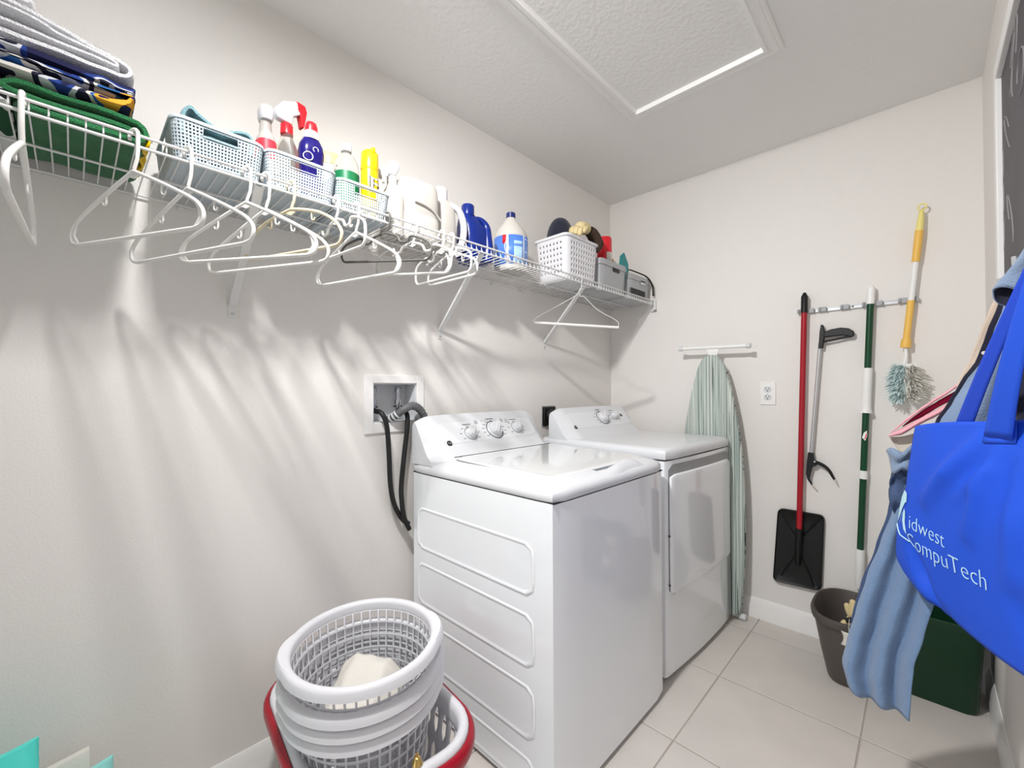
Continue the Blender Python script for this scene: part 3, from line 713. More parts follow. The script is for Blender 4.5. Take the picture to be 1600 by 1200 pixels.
tw = ribbon('folded_towel', [(-.34, Z2+.11), (-.14, Z2+.105), (-.075, Z2+.088), (-.062, Z2+.094), (-.075, Z2+.106), (-.14, Z2+.128), (-.34, Z2+.15)], .016, .05, .283, M_['towelw'], amp=.006, seed=31)
tag(tw, 'crumpled white towel heaped on top of the folded white towels', 'towel')

def storage_basket(lab, x0, x1, y0, y1, z1):
    cx, cy, hx, hy = (x0+x1)/2, (y0+y1)/2, (x1-x0)/2, (y1-y0)/2; h = z1-DZ-.008; rc = .022
    t = thing('storage_basket', lab, 'basket', (cx, cy, DZ), group='perforated baskets on the shelf')
    per = 2*(2*hx+2*hy)-8*rc+2*pi*rc; nu = int(per/.0072); nv = 12; zb = DZ+.003
    def fn(u, v):
        k = 1-.085*(1-v); p = rr(u, hx*k, hy*k, rc); return (cx+p[0], cy+p[1], zb+h*v)
    fy = cy
    def kind(i, j):
        u = (i+.5)/nu; p = rr(u, hx, hy, rc)
        if j in (0,): return 2
        front = abs(abs(p[0])-hx) < .002 and abs(p[1]) < .036
        end = abs(abs(p[1])-hy) < .002 and abs(p[0]) < .036
        if front or end:
            if j in (8, 9, 10): return 0
        return 1
    b = MB(); b.perf(fn, nu, nv, .56, .56, 0, kind, closed=True); b.build('woven_wall', M_['basket'], t, solid=.0022, smooth=60)
    b = MB(); b.loft([rring(hx*.915, hy*.915, rc, zb, 40, cx, cy), rring(hx*.915, hy*.915, rc, zb+.003, 40, cx, cy)]); b.build('bottom', M_['basket'], t)
    b = MB(); rg = [rring(hx+o_, hy+o_, rc+o_, z, 56, cx, cy) for o_, z in ((-.003, z1-.008), (.003, z1-.008), (.0035, z1-.002), (.001, z1), (-.003, z1-.001))]
    b.loft(rg+[rg[0]], False, False); b.build('rim', M_['basket'], t, smooth=60)
    for sx_ in (-1, 1):
        b = MB(); xx = cx+sx_*hx*.988; b.tube([(xx, cy-.036, z1-.010), (xx, cy-.036, z1-.032), (xx, cy+.036, z1-.032), (xx, cy+.036, z1-.010)], .0017, 6); b.build('handle_edge', M_['basket'], t)
    return t
storage_basket('pale blue perforated basket holding teal cloths, nearest of the three', .040, .295, .152, .342, 1.833)
storage_basket('pale blue perforated basket holding three spray bottles, middle of the three', .040, .295, .348, .530, 1.833)
storage_basket('pale blue perforated basket holding the yellow can, farthest of the three', .040, .290, .536, .706, 1.826)
tw = ribbon('folded_cloth', [(.180, 1.80), (.176, 1.83), (.180, 1.860), (.192, 1.872), (.21, 1.862), (.25, 1.848), (.29, 1.852), (.312, 1.850), (.320, 1.835), (.316, 1.80)], .013, .075, .270, M_['teal'], amp=.009, seed=40)
tag(tw, 'teal cloth folded up out of the nearest pale blue basket', 'cloth')
tw = ribbon('folded_cloth', [(.195, 1.756), (.25, 1.754), (.295, 1.757), (.300, 1.772), (.28, 1.786), (.22, 1.789), (.20, 1.802), (.23, 1.813), (.295, 1.812)], .013, .08, .262, M_['teal'], amp=.006, seed=44)
tag(tw, 'dark teal cloth seen through the handle hole of the nearest basket', 'cloth')

def at(x, y, z=DZ, rz=0): return rotm(0, 0, rz, (x, y, z))
BZ = DZ+.0085
# white spray bottle with red label
t = thing('spray_bottle', 'white spray bottle with a red label band, left in the middle basket', 'bottle', (.105, .398, BZ))
m = at(.105, .398, BZ)
b = MB(); b.loft([sell(.037*s, .027*s, z, 2.4) for z, s in ((0, .96), (.004, 1), (.180, 1), (.200, .95), (.214, .82), (.225, .64), (.232, .52))], m=m); b.build('body', M_['jugwhite'], t)
b = MB(); b.loft([sell(.0376*s, .0276*s, z, 2.4) for z, s in ((.140, 1), (.182, 1), (.198, .965))], False, False, m=m); b.build('label', M_['redlabel'], t, label='red label')
b = MB(); b.lathe([(.016, .228), (.017, .234), (.015, .262), (.018, .268)], 20, m=m); b.build('collar', M_['jugwhite'], t)
b = MB(); b.loft([sell(.024, .016, .264, 3), sell(.026, .019, .272, 3), sell(.027, .020, .296, 3), sell(.022, .016, .305, 3)], m=m); b.build('sprayer_head', M_['wplastic'], t)
# clear spray bottle, red and white trigger
t = thing('spray_bottle', 'clear spray bottle with red and white trigger head, middle basket', 'bottle', (.15, .442, BZ)); m = at(.15, .442, BZ, 20)
b = MB(); b.loft([sell(.040*s, .028*s, z, 3) for z, s in ((0, .96), (.006, 1), (.12, 1), (.16, .94), (.19, .68), (.21, .46), (.226, .42))], m=m); b.build('body', M_['clear'], t)
b = MB(); b.loft([sell(.037*s, .025*s, z, 3) for z, s in ((.004, .96), (.01, 1), (.10, 1))], m=m); b.build('liquid', M_['soap'], t)
b = MB(); b.lathe([(.0155, .222), (.0175, .224), (.0165, .252), (.0135, .256)], 24, m=m); b.build('neck_cap', M_['red'], t)
hd = [(-.036, .270), (-.028, .258), (.012, .256), (.016, .284), (.046, .306), (.052, .320), (.046, .330), (.022, .333), (-.014, .316), (-.034, .290)]
b = MB(); b.prism([(y_, z_) for y_, z_ in hd], -.0115, .0115, 'x', at(.15, .442, BZ, 10)); b.build('sprayer_head', M_['wplastic'], t, bevel=.004)
b = MB(); b.prism([(.024, .336), (.052, .334), (.058, .316), (.053, .290), (.048, .264), (.042, .266), (.036, .298), (.026, .310)], -.0120, .0120, 'x', at(.15, .442, BZ, 10)); b.build('trigger', M_['red'], t, bevel=.003)
# dark blue bottle with red flip cap and white swirl
t = thing('cleaner_bottle', 'dark blue bottle with red and white cap in the middle basket', 'bottle', (.215, .488, BZ)); m = at(.215, .488, BZ) @ Matrix.Scale(.93, 4)
b = MB(); b.loft([sell(.025*s, .036*s, z, 2.4) for z, s in ((0, .95), (.006, 1), (.09, .92), (.14, .98), (.172, 1.08), (.195, .98), (.215, .70), (.222, .55))], m=m); b.build('body', M_['blueliq'], t)
b = MB(); b.loft([sell(.020*s, .022*s, z, 2.2) for z, s in ((.214, 1.1), (.226, 1), (.240, .86))], m=m); b.build('cap_base', M_['wplastic'], t)
b = MB(); b.loft([sell(.017*s, .019*s, z, 2.2) for z, s in ((.240, 1.0), (.256, .98), (.268, .8), (.272, .5))], m=m); b.build('flip_cap', M_['red'], t)
def swirl(rad, yc, zc, a0, a1, w):
    b = MB(); P = []
    for k in range(19):
        a = radians(a0+(a1-a0)*k/18); yy, zz = yc+rad*cos(a), zc+rad*sin(a)
        P.append((.0265*max(.2, 1-(abs(yy)/.038)**2.4)**(1/2.4)+.0005, yy, zz))
    b.tube(P, w, 5, m=m); return b
b = swirl(.013, -.018, .150, 0, 360, .0016); b.build('logo_ring', M_['wplastic'], t)
b = swirl(.008, .004, .176, -20, 240, .0013); b.build('logo_swirl', M_['wplastic'], t)
# tub with yellow lid, clear bottle with green label, yellow can
t = thing('plastic_tub', 'white tub with a pale yellow lid behind the green-labelled bottle', 'tub', (.090, .592, BZ)); m = at(.090, .592, BZ) @ Matrix.Diagonal((1, 1, 1.34, 1))
b = MB(); b.lathe([(.040, 0), (.043, .004), (.043, .15), (.041, .156)], 28, m=m); b.build('body', M_['jugwhite'], t)
b = MB(); b.lathe([(.0445, .150), (.0445, .172), (.041, .178)], 28, m=m); b.build('lid', M_['lemon'], t)
t = thing('clear_bottle', 'clear bottle with a green label in the farthest pale blue basket', 'bottle', (.165, .618, BZ)); m = at(.165, .618, BZ)
b = MB(); b.lathe([(.037, 0), (.040, .004), (.040, .14), (.040, .172), (.036, .198), (.026, .218), (.015, .228), (.0145, .238)], 32, m=m); b.build('body', M_['clear'], t)
b = MB(); b.lathe([(.037, .004), (.0375, .09)], 28, m=m); b.build('liquid', M_['soap'], t)
b = MB(); b.lathe([(.0405, .05), (.0405, .160)], 32, m=m, cap0=False, cap1=False); b.build('label', M_['green'], t, label='green wrap label')
b = MB(); b.lathe([(.016, .236), (.0165, .240), (.0165, .258), (.014, .262)], 24, m=m); b.build('screw_cap', M_['wplastic'], t)
t = thing('spray_can', 'tall yellow spray starch can in the farthest pale blue basket', 'can', (.225, .668, BZ)); m = rotm(0, 0, 0, (.225, .668, BZ))
b = MB(); b.lathe([(.026, 0), (.0275, .003), (.0275, .165), (.0265, .17)], 28, m=m); b.build('can_body', M_['yellow'], t)
b = MB(); b.lathe([(.0275, .168), (.028, .172), (.0265, .225), (.020, .233)], 28, m=m); b.box(-.012, .028, -.006, .006, .222, .238, m); b.build('cap', M_['yellow'], t, bevel=.002)
for k, (mt, bold, rr_) in enumerate((('dark_gap', .0035, .0280), ('paper', .0006, .0285))):
    vv, ff = text_mesh('Fa', .062, .0002, bold)
    b = MB(); v2 = []
    for x, y, z in vv:
        a = (x-.020)/.0275+radians(12); v2.append(((rr_+z)*cos(a), (rr_+z)*sin(a), .100+y))
    b.add(v2, ff, m); b.build('lettering', M_[mt], t)
# white spray flask standing right of the third basket
t = thing('spray_bottle', 'plain white spray bottle standing right of the third basket', 'bottle', (.19, .768, DZ)); m = at(.19, .768, DZ)
b = MB(); b.loft([sell(.045*s, .032*s, z, 3) for z, s in ((0, .96), (.005, 1), (.125, 1), (.15, .9), (.17, .55), (.182, .42), (.19, .42))], m=m); b.build('body', M_['jugwhite'], t)
b = MB(); b.lathe([(.015, .186), (.017, .190), (.017, .208), (.013, .212)], 20, m=m); b.build('collar', M_['wplastic'], t)
b = MB(); b.prism([(-.046, .200), (-.030, .188), (-.012, .208), (.016, .208), (.026, .230), (.034, .252), (.018, .262), (-.004, .258), (-.010, .236), (-.036, .226), (-.048, .216)], -.013, .013, 'x', at(.195, .760, DZ, -8)); b.build('sprayer_head', M_['wplastic'], t, bevel=.005)
b = MB(); b.tube(smoothpath([(.2, .745, DZ+.205), (.208, .728, DZ+.19), (.216, .722, DZ+.165)], 4), .005, 8); b.build('trigger', M_['wplastic'], t)
# big white jug
t = thing('detergent_jug', 'large blank white jug with a curved groove, left of the handled white jug', 'jug', (.165, .868, DZ)); m = at(.165, .868, DZ)
b = MB(); b.loft([sell(.078*s, .080*s, z, 4.2, 40) for z, s in ((0, .93), (.006, .985), (.02, 1), (.085, 1), (.09, .975), (.096, .975), (.101, .995), (.165, .985), (.200, .955), (.212, .90), (.216, .80))], m=m); b.build('body', M_['jugwhite'], t)
b = MB(); b.lathe([(.030, .212), (.030, .228), (.027, .231)], 24, m=at(.13, .868, DZ)); b.build('cap', M_['jugwhite'], t)
b = MB(); b.tube(smoothpath([(.246, .826, DZ+.128), (.248, .868, DZ+.124), (.247, .905, DZ+.112), (.243, .938, DZ+.088)], 5), .0035, 6); b.build('groove_ridge', M_['jugwhite'], t)
# handled white jug
t = thing('detergent_jug', 'white detergent jug with side handle and ribbed cap, left of the blue jug', 'jug', (.15, 1.00, DZ)); m = at(.15, 1.00, DZ)
b = MB(); b.loft([sell(.060*s, .052*s, z, 3.2, 36, 0, cy_) for z, s, cy_ in ((0, .95, 0), (.006, 1, 0), (.12, 1, 0), (.165, .95, .0), (.195, .75, .004), (.21, .5, .006))], m=m); b.build('body', M_['jugwhite'], t)
b = MB(); b.lathe([(.026, .206), (.0275, .210), (.0265, .256), (.022, .262)], 24, m=at(.15, 1.006, DZ)); b.build('cap', M_['wplastic'], t)
b = MB(); b.tube(smoothpath([(.185, 1.020, DZ+.190), (.195, 1.060, DZ+.176), (.200, 1.080, DZ+.13), (.200, 1.079, DZ+.075), (.195, 1.064, DZ+.030), (.19, 1.035, DZ+.018)], 6), .0135, 10); b.build('handle', M_['wplastic'], t, smooth=180)
# blue jug
t = thing('detergent_jug', 'dark blue detergent jug with a moulded handle and blue cap', 'jug', (.16, 1.165, DZ)); m = at(.16, 1.165, DZ)
b = MB(); b.loft([sell(.055*s, .066*s, z, 3, 36, 0, c_) for z, s, c_ in ((0, .95, 0), (.006, 1, 0), (.10, .98, -.002), (.14, .88, -.010), (.17, .66, -.022), (.188, .46, -.028))], m=m); b.build('body', M_['jugblue'], t)
b = MB(); b.lathe([(.030, .184), (.031, .188), (.0265, .192), (.0265, .228), (.023, .233)], 26, m=at(.16, 1.137, DZ)); b.build('cap', M_['jugblue'], t)
b = MB(); b.tube(smoothpath([(.178, 1.150, DZ+.175), (.186, 1.185, DZ+.176), (.196, 1.208, DZ+.150), (.203, 1.208, DZ+.10), (.206, 1.208, DZ+.045), (.202, 1.205, DZ+.004)], 7), [.011+.016*(k/35)**1.3 for k in range(36)], 12); b.build('handle', M_['jugblue'], t, smooth=180)
# bleach jug
t = thing('bleach_jug', 'white bleach jug with blue label and dark blue cap', 'jug', (.165, 1.388, DZ)); m = at(.165, 1.388, DZ)
b = MB(); b.lathe([(.070, 0), (.076, .006), (.0765, .02), (.0765, .155), (.072, .172), (.050, .205), (.026, .238), (.0185, .250)], 40, m=m); b.build('body', M_['jugwhite'], t)
b = MB(); b.lathe([(.018, .248), (.021, .250), (.021, .270), (.018, .273)], 24, m=m); b.build('cap', M_['navycap'], t)
def cyl_patch(r, a0, a1, z0, z1, n=20):
    b = MB(); b.grid(lambda u, v: (r*cos(radians(a0+(a1-a0)*u)), r*sin(radians(a0+(a1-a0)*u)), z0+(z1-z0)*v), n, 1, m); return b
lb = cyl_patch(.0769, -140, 75, .022, .150, 40).build('label', M_['bleachlabel'], t, solid=.0004)
for a0, a1, z0, z1, mt in ((-75, -62, .022, .15, 'red'), (-62, -54, .022, .15, 'wplastic'), (-36, -4, .108, .124, 'bleachpale'), (-36, -4, .03, .10, 'bleachpale'), (-1, 4, .022, .15, 'wplastic'), (8, 60, .078, .084, 'bleachpale'), (8, 60, .135, .141, 'bleachpale')):
    z0b = .112 if mt == 'red' else z0
    cyl_patch(.0772, a0, a1, z0b, z1, 6).build('label_band', M_[mt], lb, solid=.0004)
bb = MB()
for k in range(7):
    for q in range(3):
        a0 = 10+q*17; zz = .036+.0058*k+(.055 if k > 6 else 0)
        bb.grid(lambda u, v, a0=a0, zz=zz: (.0774*cos(radians(a0+13*u)), .0774*sin(radians(a0+13*u)), zz+.0022*v), 3, 1, m)
for k in range(7):
    for q in range(3):
        a0 = 10+q*17; zz = .088+.0062*k
        bb.grid(lambda u, v, a0=a0, zz=zz: (.0774*cos(radians(a0+13*u)), .0774*sin(radians(a0+13*u)), zz+.0022*v), 3, 1, m)
stuff(bb.build('fine_print', M_['bleachpale'], lb))
b = MB(); P = []
for k in range(13):
    z = .03+.1*k/12; a = radians(-58+9*sin(z*48)); P.append((.0772*cos(a), .0772*sin(a), z))
b.tube(P, .0022, 5, m=m); b.build('label_swirl', M_['wplastic'], lb)

# white perforated basket with cap and glove
px0, px1, py0, py1, pz1 = .098, .302, 1.626, 1.902, 1.948
t = thing('perforated_basket', 'white hole-punched basket holding a dark cap and a work glove', 'basket', ((px0+px1)/2, (py0+py1)/2, DZ))
cx, cy, hx, hy = (px0+px1)/2, (py0+py1)/2, (px1-px0)/2, (py1-py0)/2
b = MB(); per = 4*(hx+hy); nu = 42; nv = 8; zb = DZ+.002
def pfn(u, v):
    k = 1-.10*(1-v); p = rr(u, hx*k, hy*k, .028); return (cx+p[0], cy+p[1], zb+(pz1-zb)*v)
def pk(i, j):
    if j in (0, 7): return 2
    p = rr((i+.5)/nu, hx, hy, .028)
    if abs(p[0]) > hx-.022 and abs(p[1]) > hy-.022: return 2
    return 1
b.perf(pfn, nu, nv, .34, .34, .29, pk, closed=True); b.build('punched_wall', M_['wplastic'], t, solid=.0025, smooth=60)
b = MB(); b.loft([rring(hx*.9, hy*.9, .028, zb, 40, cx, cy), rring(hx*.9, hy*.9, .028, zb+.003, 40, cx, cy)]); b.build('bottom', M_['wplastic'], t)
b = MB(); rg = [rring(hx+o_, hy+o_, .03, z, 56, cx, cy) for o_, z in ((-.003, pz1-.014), (.005, pz1-.014), (.007, pz1-.010), (.007, pz1-.002), (.003, pz1), (-.003, pz1))]
b.loft(rg+[rg[0]], False, False); b.build('rim', M_['wplastic'], t, smooth=60)
t = thing('baseball_cap', 'dark navy cap bulging out of the white hole-punched basket', 'cap', (.185, 1.715, 1.86))
b = MB(); b.lathe([(.072*cos(radians(a))**.8, .150*sin(radians(a))) for a in range(0, 90, 10)]+[(.004, .150)], 24, 1.0, 1.04, m=at(.195, 1.716, 1.915)); b.build('crown', M_['navycloth'], t)
b = MB(); b.loft([[(.19+.095*cos(radians(a))*s, 1.716+.072*sin(radians(a))*s, 1.925+z-.02*cos(radians(a))*s) for a in range(-80, 81, 16)] for s, z in ((.75, 0), (.98, .006), (.98, .010), (.75, .004))]); b.build('brim', M_['navycloth'], t)
# glove: skinned palm, four fingers and a thumb draped over the rim
def skin(name, chains, material, par, sub=1):
    v, e, r = [], [], []
    for ch in chains:
        for k, (p, rad) in enumerate(ch):
            if isinstance(p, int): prev = p; continue
            v.append(p); r.append(rad)
            if k: e.append((prev, len(v)-1))
            prev = len(v)-1
    me = bpy.data.meshes.new(name); iv = wm(par).inverted() if par else Matrix()
    me.from_pydata([tuple(iv @ Vector(p)) for p in v], e, []); o = bpy.data.objects.new(name, me); COL.objects.link(o); me.materials.append(material); o.parent = par
    q = o.modifiers.new('skin', 'SKIN'); q.use_smooth_shade = True
    for k, x in enumerate(r): me.skin_vertices[0].data[k].radius = (x, x); me.skin_vertices[0].data[k].use_root = (k == 0)
    s = o.modifiers.new('subdivision', 'SUBSURF'); s.levels = sub; s.render_levels = sub
    return o
t = thing('work_glove', 'tan leather work glove flopped over the far rim of the white basket', 'glove', (.28, 1.80, 1.95))
gx, gy, gz = .285, 1.775, 2.000
ch = [[((gx-.004, gy+.07, gz+.012), .026), ((gx-.006, gy+.035, gz+.018), .034), ((gx-.006, gy, gz+.012), .036), ((gx-.006, gy-.03, gz+.0), .031)]]
skin('palm', ch, M_['glove'], t, 2)
for k, (ox, ln, dz) in enumerate(((-.036, .8, .004), (-.014, 1.0, .002), (.010, .95, -.004), (.030, .75, -.012))):
    a = Vector((gx-.004+ox*.8, gy-.024, gz+dz)); d = Vector((.10+ox*2, -1, -.25)).normalized()*.034*ln; e = a+d
    skin('finger', [[(tuple(a), .0155), (tuple(e), .0150), (tuple(e+Vector((.006, -.018*ln, -.020))), .0140), (tuple(e+Vector((.004, -.014*ln, -.036))), .0120)]], M_['glove'], t, 2)
skin('thumb', [[((gx+.016, gy+.02, gz+.006), .015), ((gx+.034, gy-.012, gz-.006), .0135), ((gx+.038, gy-.034, gz-.022), .012), ((gx+.034, gy-.044, gz-.036), .010)]], M_['glove'], t, 2)
b = MB(); rg = []
for k in range(7):
    u = k/6; c = Vector((gx+.004*u, gy+.06+.075*u, gz+.010-.060*u*u)); rg.append([(c.x+(.024+.012*u)*cos(2*pi*q/18), c.y+(.010)*sin(2*pi*q/18), c.z+(.024+.016*u)*sin(2*pi*q/18)) for q in range(18)])
b.loft(rg, False, False); b.build('cuff', M_['glovecuff'], t, solid=.002, label='dark brown open cuff', smooth=180)

# two grey bins
def grey_bin(lab, x0, x1, y0, y1, z1, hole=True):
    cx, cy, hx, hy = (x0+x1)/2, (y0+y1)/2, (x1-x0)/2, (y1-y0)/2
    t = thing('storage_bin', lab, 'bin', (cx, cy, DZ), group='grey bins at the far end of the shelf')
    def rg(k, z, e=0): return rring((hx+e)*k, (hy+e)*k, .016, z, 44, cx, cy)
    b = MB(); b.loft([rg(.86, DZ+.004), rg(.90, DZ), rg(.93, DZ+.004), rg(.985, z1-.03), rg(1, z1-.03, .003), rg(1, z1, .003), rg(1, z1, -.001), rg(.92, DZ+.012), rg(.5, DZ+.010)], True, True); b.build('shell', M_['greybin'], t, smooth=35)
    if hole:
        b = MB(); b.prism([(p[0]+cy+.02, p[1]+z1-.035) for p in (rr(k/24, .034, .015, .005) for k in range(24))], x1-.002, x1+.0015, 'x'); b.build('handle_hole', M_['rubber'], t)
    return t
grey_bin('grey storage bin with a red can, left of the strapped grey bin', .065, .300, 1.925, 2.195, 1.893)
g2 = grey_bin('grey storage bin with a black strap, at the far wall', .065, .298, 2.235, 2.492, 1.872, False)
b = MB(); b.box(.2965, .2985, 2.245, 2.42, 1.752, 1.79); b.build('black_band', M_['black'], g2, bevel=.006)
b = MB(); b.box(.2985, .301, 2.36, 2.42, 1.825, 1.85); b.build('latch', M_['alu'], g2, bevel=.002)
st = MB(); st.tube(smoothpath([(.20, 2.22, 1.895), (.26, 2.27, 1.905), (.285, 2.36, 1.897), (.302, 2.44, 1.882), (.312, 2.488, 1.84), (.314, 2.495, 1.79), (.316, 2.492, 1.775)], 6), .006, 8, flat=.5); o = st.build('strap', M_['black'], None); tag(o, 'black strap draped over the farthest grey bin', 'strap')
t = thing('spray_can', 'red spray can with a white label standing in a grey bin', 'can', (.245, 2.05, DZ+.014)); m = at(.245, 2.05, DZ+.014)
b = MB(); b.lathe([(.036, 0), (.040, .004), (.040, .17), (.038, .176)], 28, m=m); b.build('can_body', M_['red'], t)
b = MB(); b.lathe([(.0395, .172), (.0405, .176), (.0395, .285), (.036, .292)], 28, m=m); b.build('cap', M_['red'], t)
b = MB(); b.grid(lambda u, v: (.0406*cos(radians(-42+80*u)), .0409*sin(radians(-42+80*u)), .135+.07*v), 10, 1, m); b.build('label', M_['paper'], t, solid=.0006)
t = thing('plastic_bottle', 'orange-red bottle behind the red can in the grey bin', 'bottle', (.20, 1.985, DZ+.014)); m = at(.20, 1.985, DZ+.014)
b = MB(); b.lathe([(.030, 0), (.032, .004), (.032, .16), (.026, .195), (.014, .208)], 24, m=m); b.build('body', M_['orange'], t)
b = MB(); b.lathe([(.015, .206), (.015, .236), (.012, .239)], 20, m=m); b.build('cap', M_['paper'], t)
t = thing('scrub_brush', 'tan wooden-backed brush standing in the grey bin', 'brush', (.24, 2.125, DZ+.014)); m = at(.245, 2.125, DZ+.014, 20)
b = MB(); b.loft([sell(.012, .022*s, z, 3) for z, s in ((0, .9), (.05, 1), (.15, 1), (.19, .6))], m=m); b.build('handle', M_['tan'], t)
b = MB(); b.box(.010, .022, -.017, .017, .08, .175, m); b.build('bristles', M_['paper'], t)
t = thing('plastic_scraper', 'flat teal plastic scraper leaning out of the grey bin', 'scraper', (.25, 2.16, DZ+.014))
b = MB(); b.prism([(2.13, DZ+.03), (2.16, DZ+.03), (2.275, DZ+.155), (2.272, DZ+.205), (2.225, DZ+.262), (2.185, DZ+.235), (2.17, DZ+.16)], .262, .270, 'x'); b.build('blade', M_['tealp'], t, bevel=.003)

# ------------------------------------------------------------------ tool rail and long-handled tools on the far wall
rail = thing('tool_rail', 'slim metal tool rail with spring clips on the far wall', 'rail', (1.27, L, 1.58))
b = MB(); b.box(1.062, 1.482, L-.009, L-.0005, 1.570, 1.589); b.box(1.062, 1.482, L-.012, L-.009, 1.585, 1.589); b.box(1.062, 1.482, L-.012, L-.009, 1.570, 1.573); b.build('rail_bar', M_['rail'], rail, bevel=.001)
for x in (1.072, 1.108, 1.156, 1.240, 1.318, 1.356, 1.438, 1.470):
    b = MB(); b.box(x-.013, x+.013, L-.020, L-.009, 1.570, 1.592); b.tube([(x-.011, L-.024, 1.572), (x-.011, L-.024, 1.590)], .005, 8); b.box(x-.016, x-.012, L-.032, L-.012, 1.571, 1.589); b.box(x+.012, x+.016, L-.032, L-.012, 1.571, 1.589)
    b.build('spring_clip', M_['greybin'], rail, bevel=.001)
for x in (1.268,):
    b = MB(); b.lathe([(.004, 0), (.004, .002)], 10, m=rotm(90, 0, 0, (x, L-.009, 1.580))); b.build('screw', M_['mark'], rail)

t = thing('dustpan_shovel', 'flat black shovel with a long red handle leaning on the far wall', 'shovel', (1.05, 2.47, .22))
b = MB(); b.tube([(1.0865, 2.485, 1.575), (1.0575, 2.478, .492)], .0125, 14); b.build('handle', M_['redpole'], t)
b = MB(); b.tube([(1.0885, 2.4855, 1.655), (1.0885, 2.4855, 1.650), (1.0863, 2.485, 1.570)], [.010, .0142, .0140], 14); b.tube([(1.089, 2.4855, 1.668), (1.0886, 2.4855, 1.655)], [.005, .0115], 14); b.build('grip', M_['black'], t)
b = MB(); b.tube([(1.0583, 2.478, .52), (1.053, 2.476, .40), (1.050, 2.486, .34)], [.0155, .016, .010], 12); b.build('socket', M_['black'], t)
pc = [(.964, .597), (1.156, .597), (1.140, .232), (.938, .222)]
def rquad(pc, r, n=6):
    o = []
    for k in range(4):
        p, a, c = Vector(pc[k]), Vector(pc[k-1]), Vector(pc[(k+1) % 4]); d1 = (a-p).normalized()*r; d2 = (c-p).normalized()*r
        for q in range(n+1):
            u = q/n; o.append((p+d1)*(1-u)**2+2*u*(1-u)*p+(p+d2)*u*u)
    return o
base = rquad(pc, .028); cxy = Vector((1.05, .41)); rings = []
for s, y in ((1, 2.514), (1, 2.500), (.985, 2.496), (.95, 2.503), (.62, 2.505), (.2, 2.497)):
    rings.append([(*(cxy+(p-cxy)*s), y) for p in base])
b = MB(); b.loft([[(x, y, z) for x, z, y in r] for r in rings]); pl = b.build('blade', M_['black'], t, smooth=45)
for a, c in (((1.062, .47), (1.13, .57)), ((1.045, .39), (.975, .26)), ((1.062, .39), (1.11, .25)), ((1.04, .47), (.985, .56))):
    b = MB(); b.tube([(a[0], 2.498, a[1]), (c[0], 2.502, c[1])], .004, 6); b.build('rib', M_['black'], pl)

t = thing('reacher_grabber', 'black and silver reacher grabber with pistol handle, right of the red handle', 'grabber', (1.13, 2.49, .74))
b = MB(); b.tube([(1.147, 2.495, 1.42), (1.107, 2.495, .89)], .0075, 12); b.build('shaft', M_['alu'], t)
b = MB(); b.prism([(1.141, 1.392), (1.158, 1.393), (1.164, 1.44), (1.166, 1.468), (1.162, 1.498), (1.158, 1.506), (1.151, 1.505), (1.146, 1.47)], 2.484, 2.506, 'y'); b.build('handle_body', M_['black'], t, bevel=.003)
gp = [(1.160, 1.468), (1.19, 1.480), (1.225, 1.484), (1.255, 1.478), (1.274, 1.462), (1.274, 1.444), (1.264, 1.436), (1.256, 1.440), (1.235, 1.447), (1.20, 1.446), (1.162, 1.444)]
b = MB(); b.prism(gp, 2.484, 2.506, 'y'); b.build('pistol_grip', M_['black'], t, bevel=.004)
b = MB(); b.tube(smoothpath([(1.160, 2.495, 1.424), (1.20, 2.495, 1.430), (1.245, 2.495, 1.439), (1.262, 2.495, 1.440)], 5), .0052, 8); b.build('trigger', M_['black'], t)
b = MB(); b.prism([(1.095, .893), (1.117, .893), (1.120, .855), (1.130, .845), (1.128, .832), (1.112, .825), (1.104, .79), (1.100, .765), (1.112, .742), (1.108, .738), (1.092, .762), (1.086, .79), (1.090, .84)], 2.484, 2.503, 'y'); b.build('fixed_jaw', M_['black'], t, bevel=.002)
jp = smoothpath([(1.118, 2.494, .848), (1.135, 2.494, .845), (1.160, 2.494, .832), (1.178, 2.494, .812), (1.188, 2.494, .790), (1.196, 2.494, .776)], 4)
b = MB(); b.tube(jp, [.0095-.0045*k/(len(jp)-1) for k in range(len(jp))], 8); b.build('moving_jaw', M_['black'], t)
b = MB(); b.lathe([(.004, 0), (.004, .003)], 10, m=rotm(90, 0, 0, (1.122, 2.484, .852))); b.build('pivot', M_['alu'], t)
for p, q in (((1.1955, .778), (1.2035, .758)), ((1.108, .742), (1.124, .722))):
    b = MB(); b.tube([(p[0], 2.494, p[1]), (q[0], 2.494, q[1])], [.004, .0025], 8); b.build('rubber_tip', M_['paper'], t)

t = thing('mop_pole', 'dark green pole with white sliding grip and white cap, on the rail', 'pole', (1.29, 2.49, .40))
def px_(z): return 1.279+.0412*(z-.30)/1.2*1.0
def pp(z): return (1.2865+(z-.47)*.0407, 2.49, z)
b = MB(); b.tube([pp(1.583), pp(.47)], .0128, 14); b.build('shaft', M_['greenpole'], t)
b = MB(); b.tube([pp(1.662), pp(1.655), pp(1.640), pp(1.578)], [.006, .0125, .0150, .0150], 16); b.build('end_grip', M_['wgrip'], t)
b = MB(); b.tube([pp(1.293), pp(1.285), pp(1.14), pp(1.11), pp(1.092)], [.0165, .0178, .0178, .0185, .0235], 16); b.build('sliding_grip', M_['wgrip'], t)
b = MB(); b.tube([pp(.832), pp(.795)], .0152, 14); b.build('lock_ring', M_['wgrip'], t)
b = MB(); b.tube([pp(.475), pp(.45), pp(.34), pp(.30)], [.0165, .0175, .0175, .012], 16); b.build('lower_collar', M_['wgrip'], t)
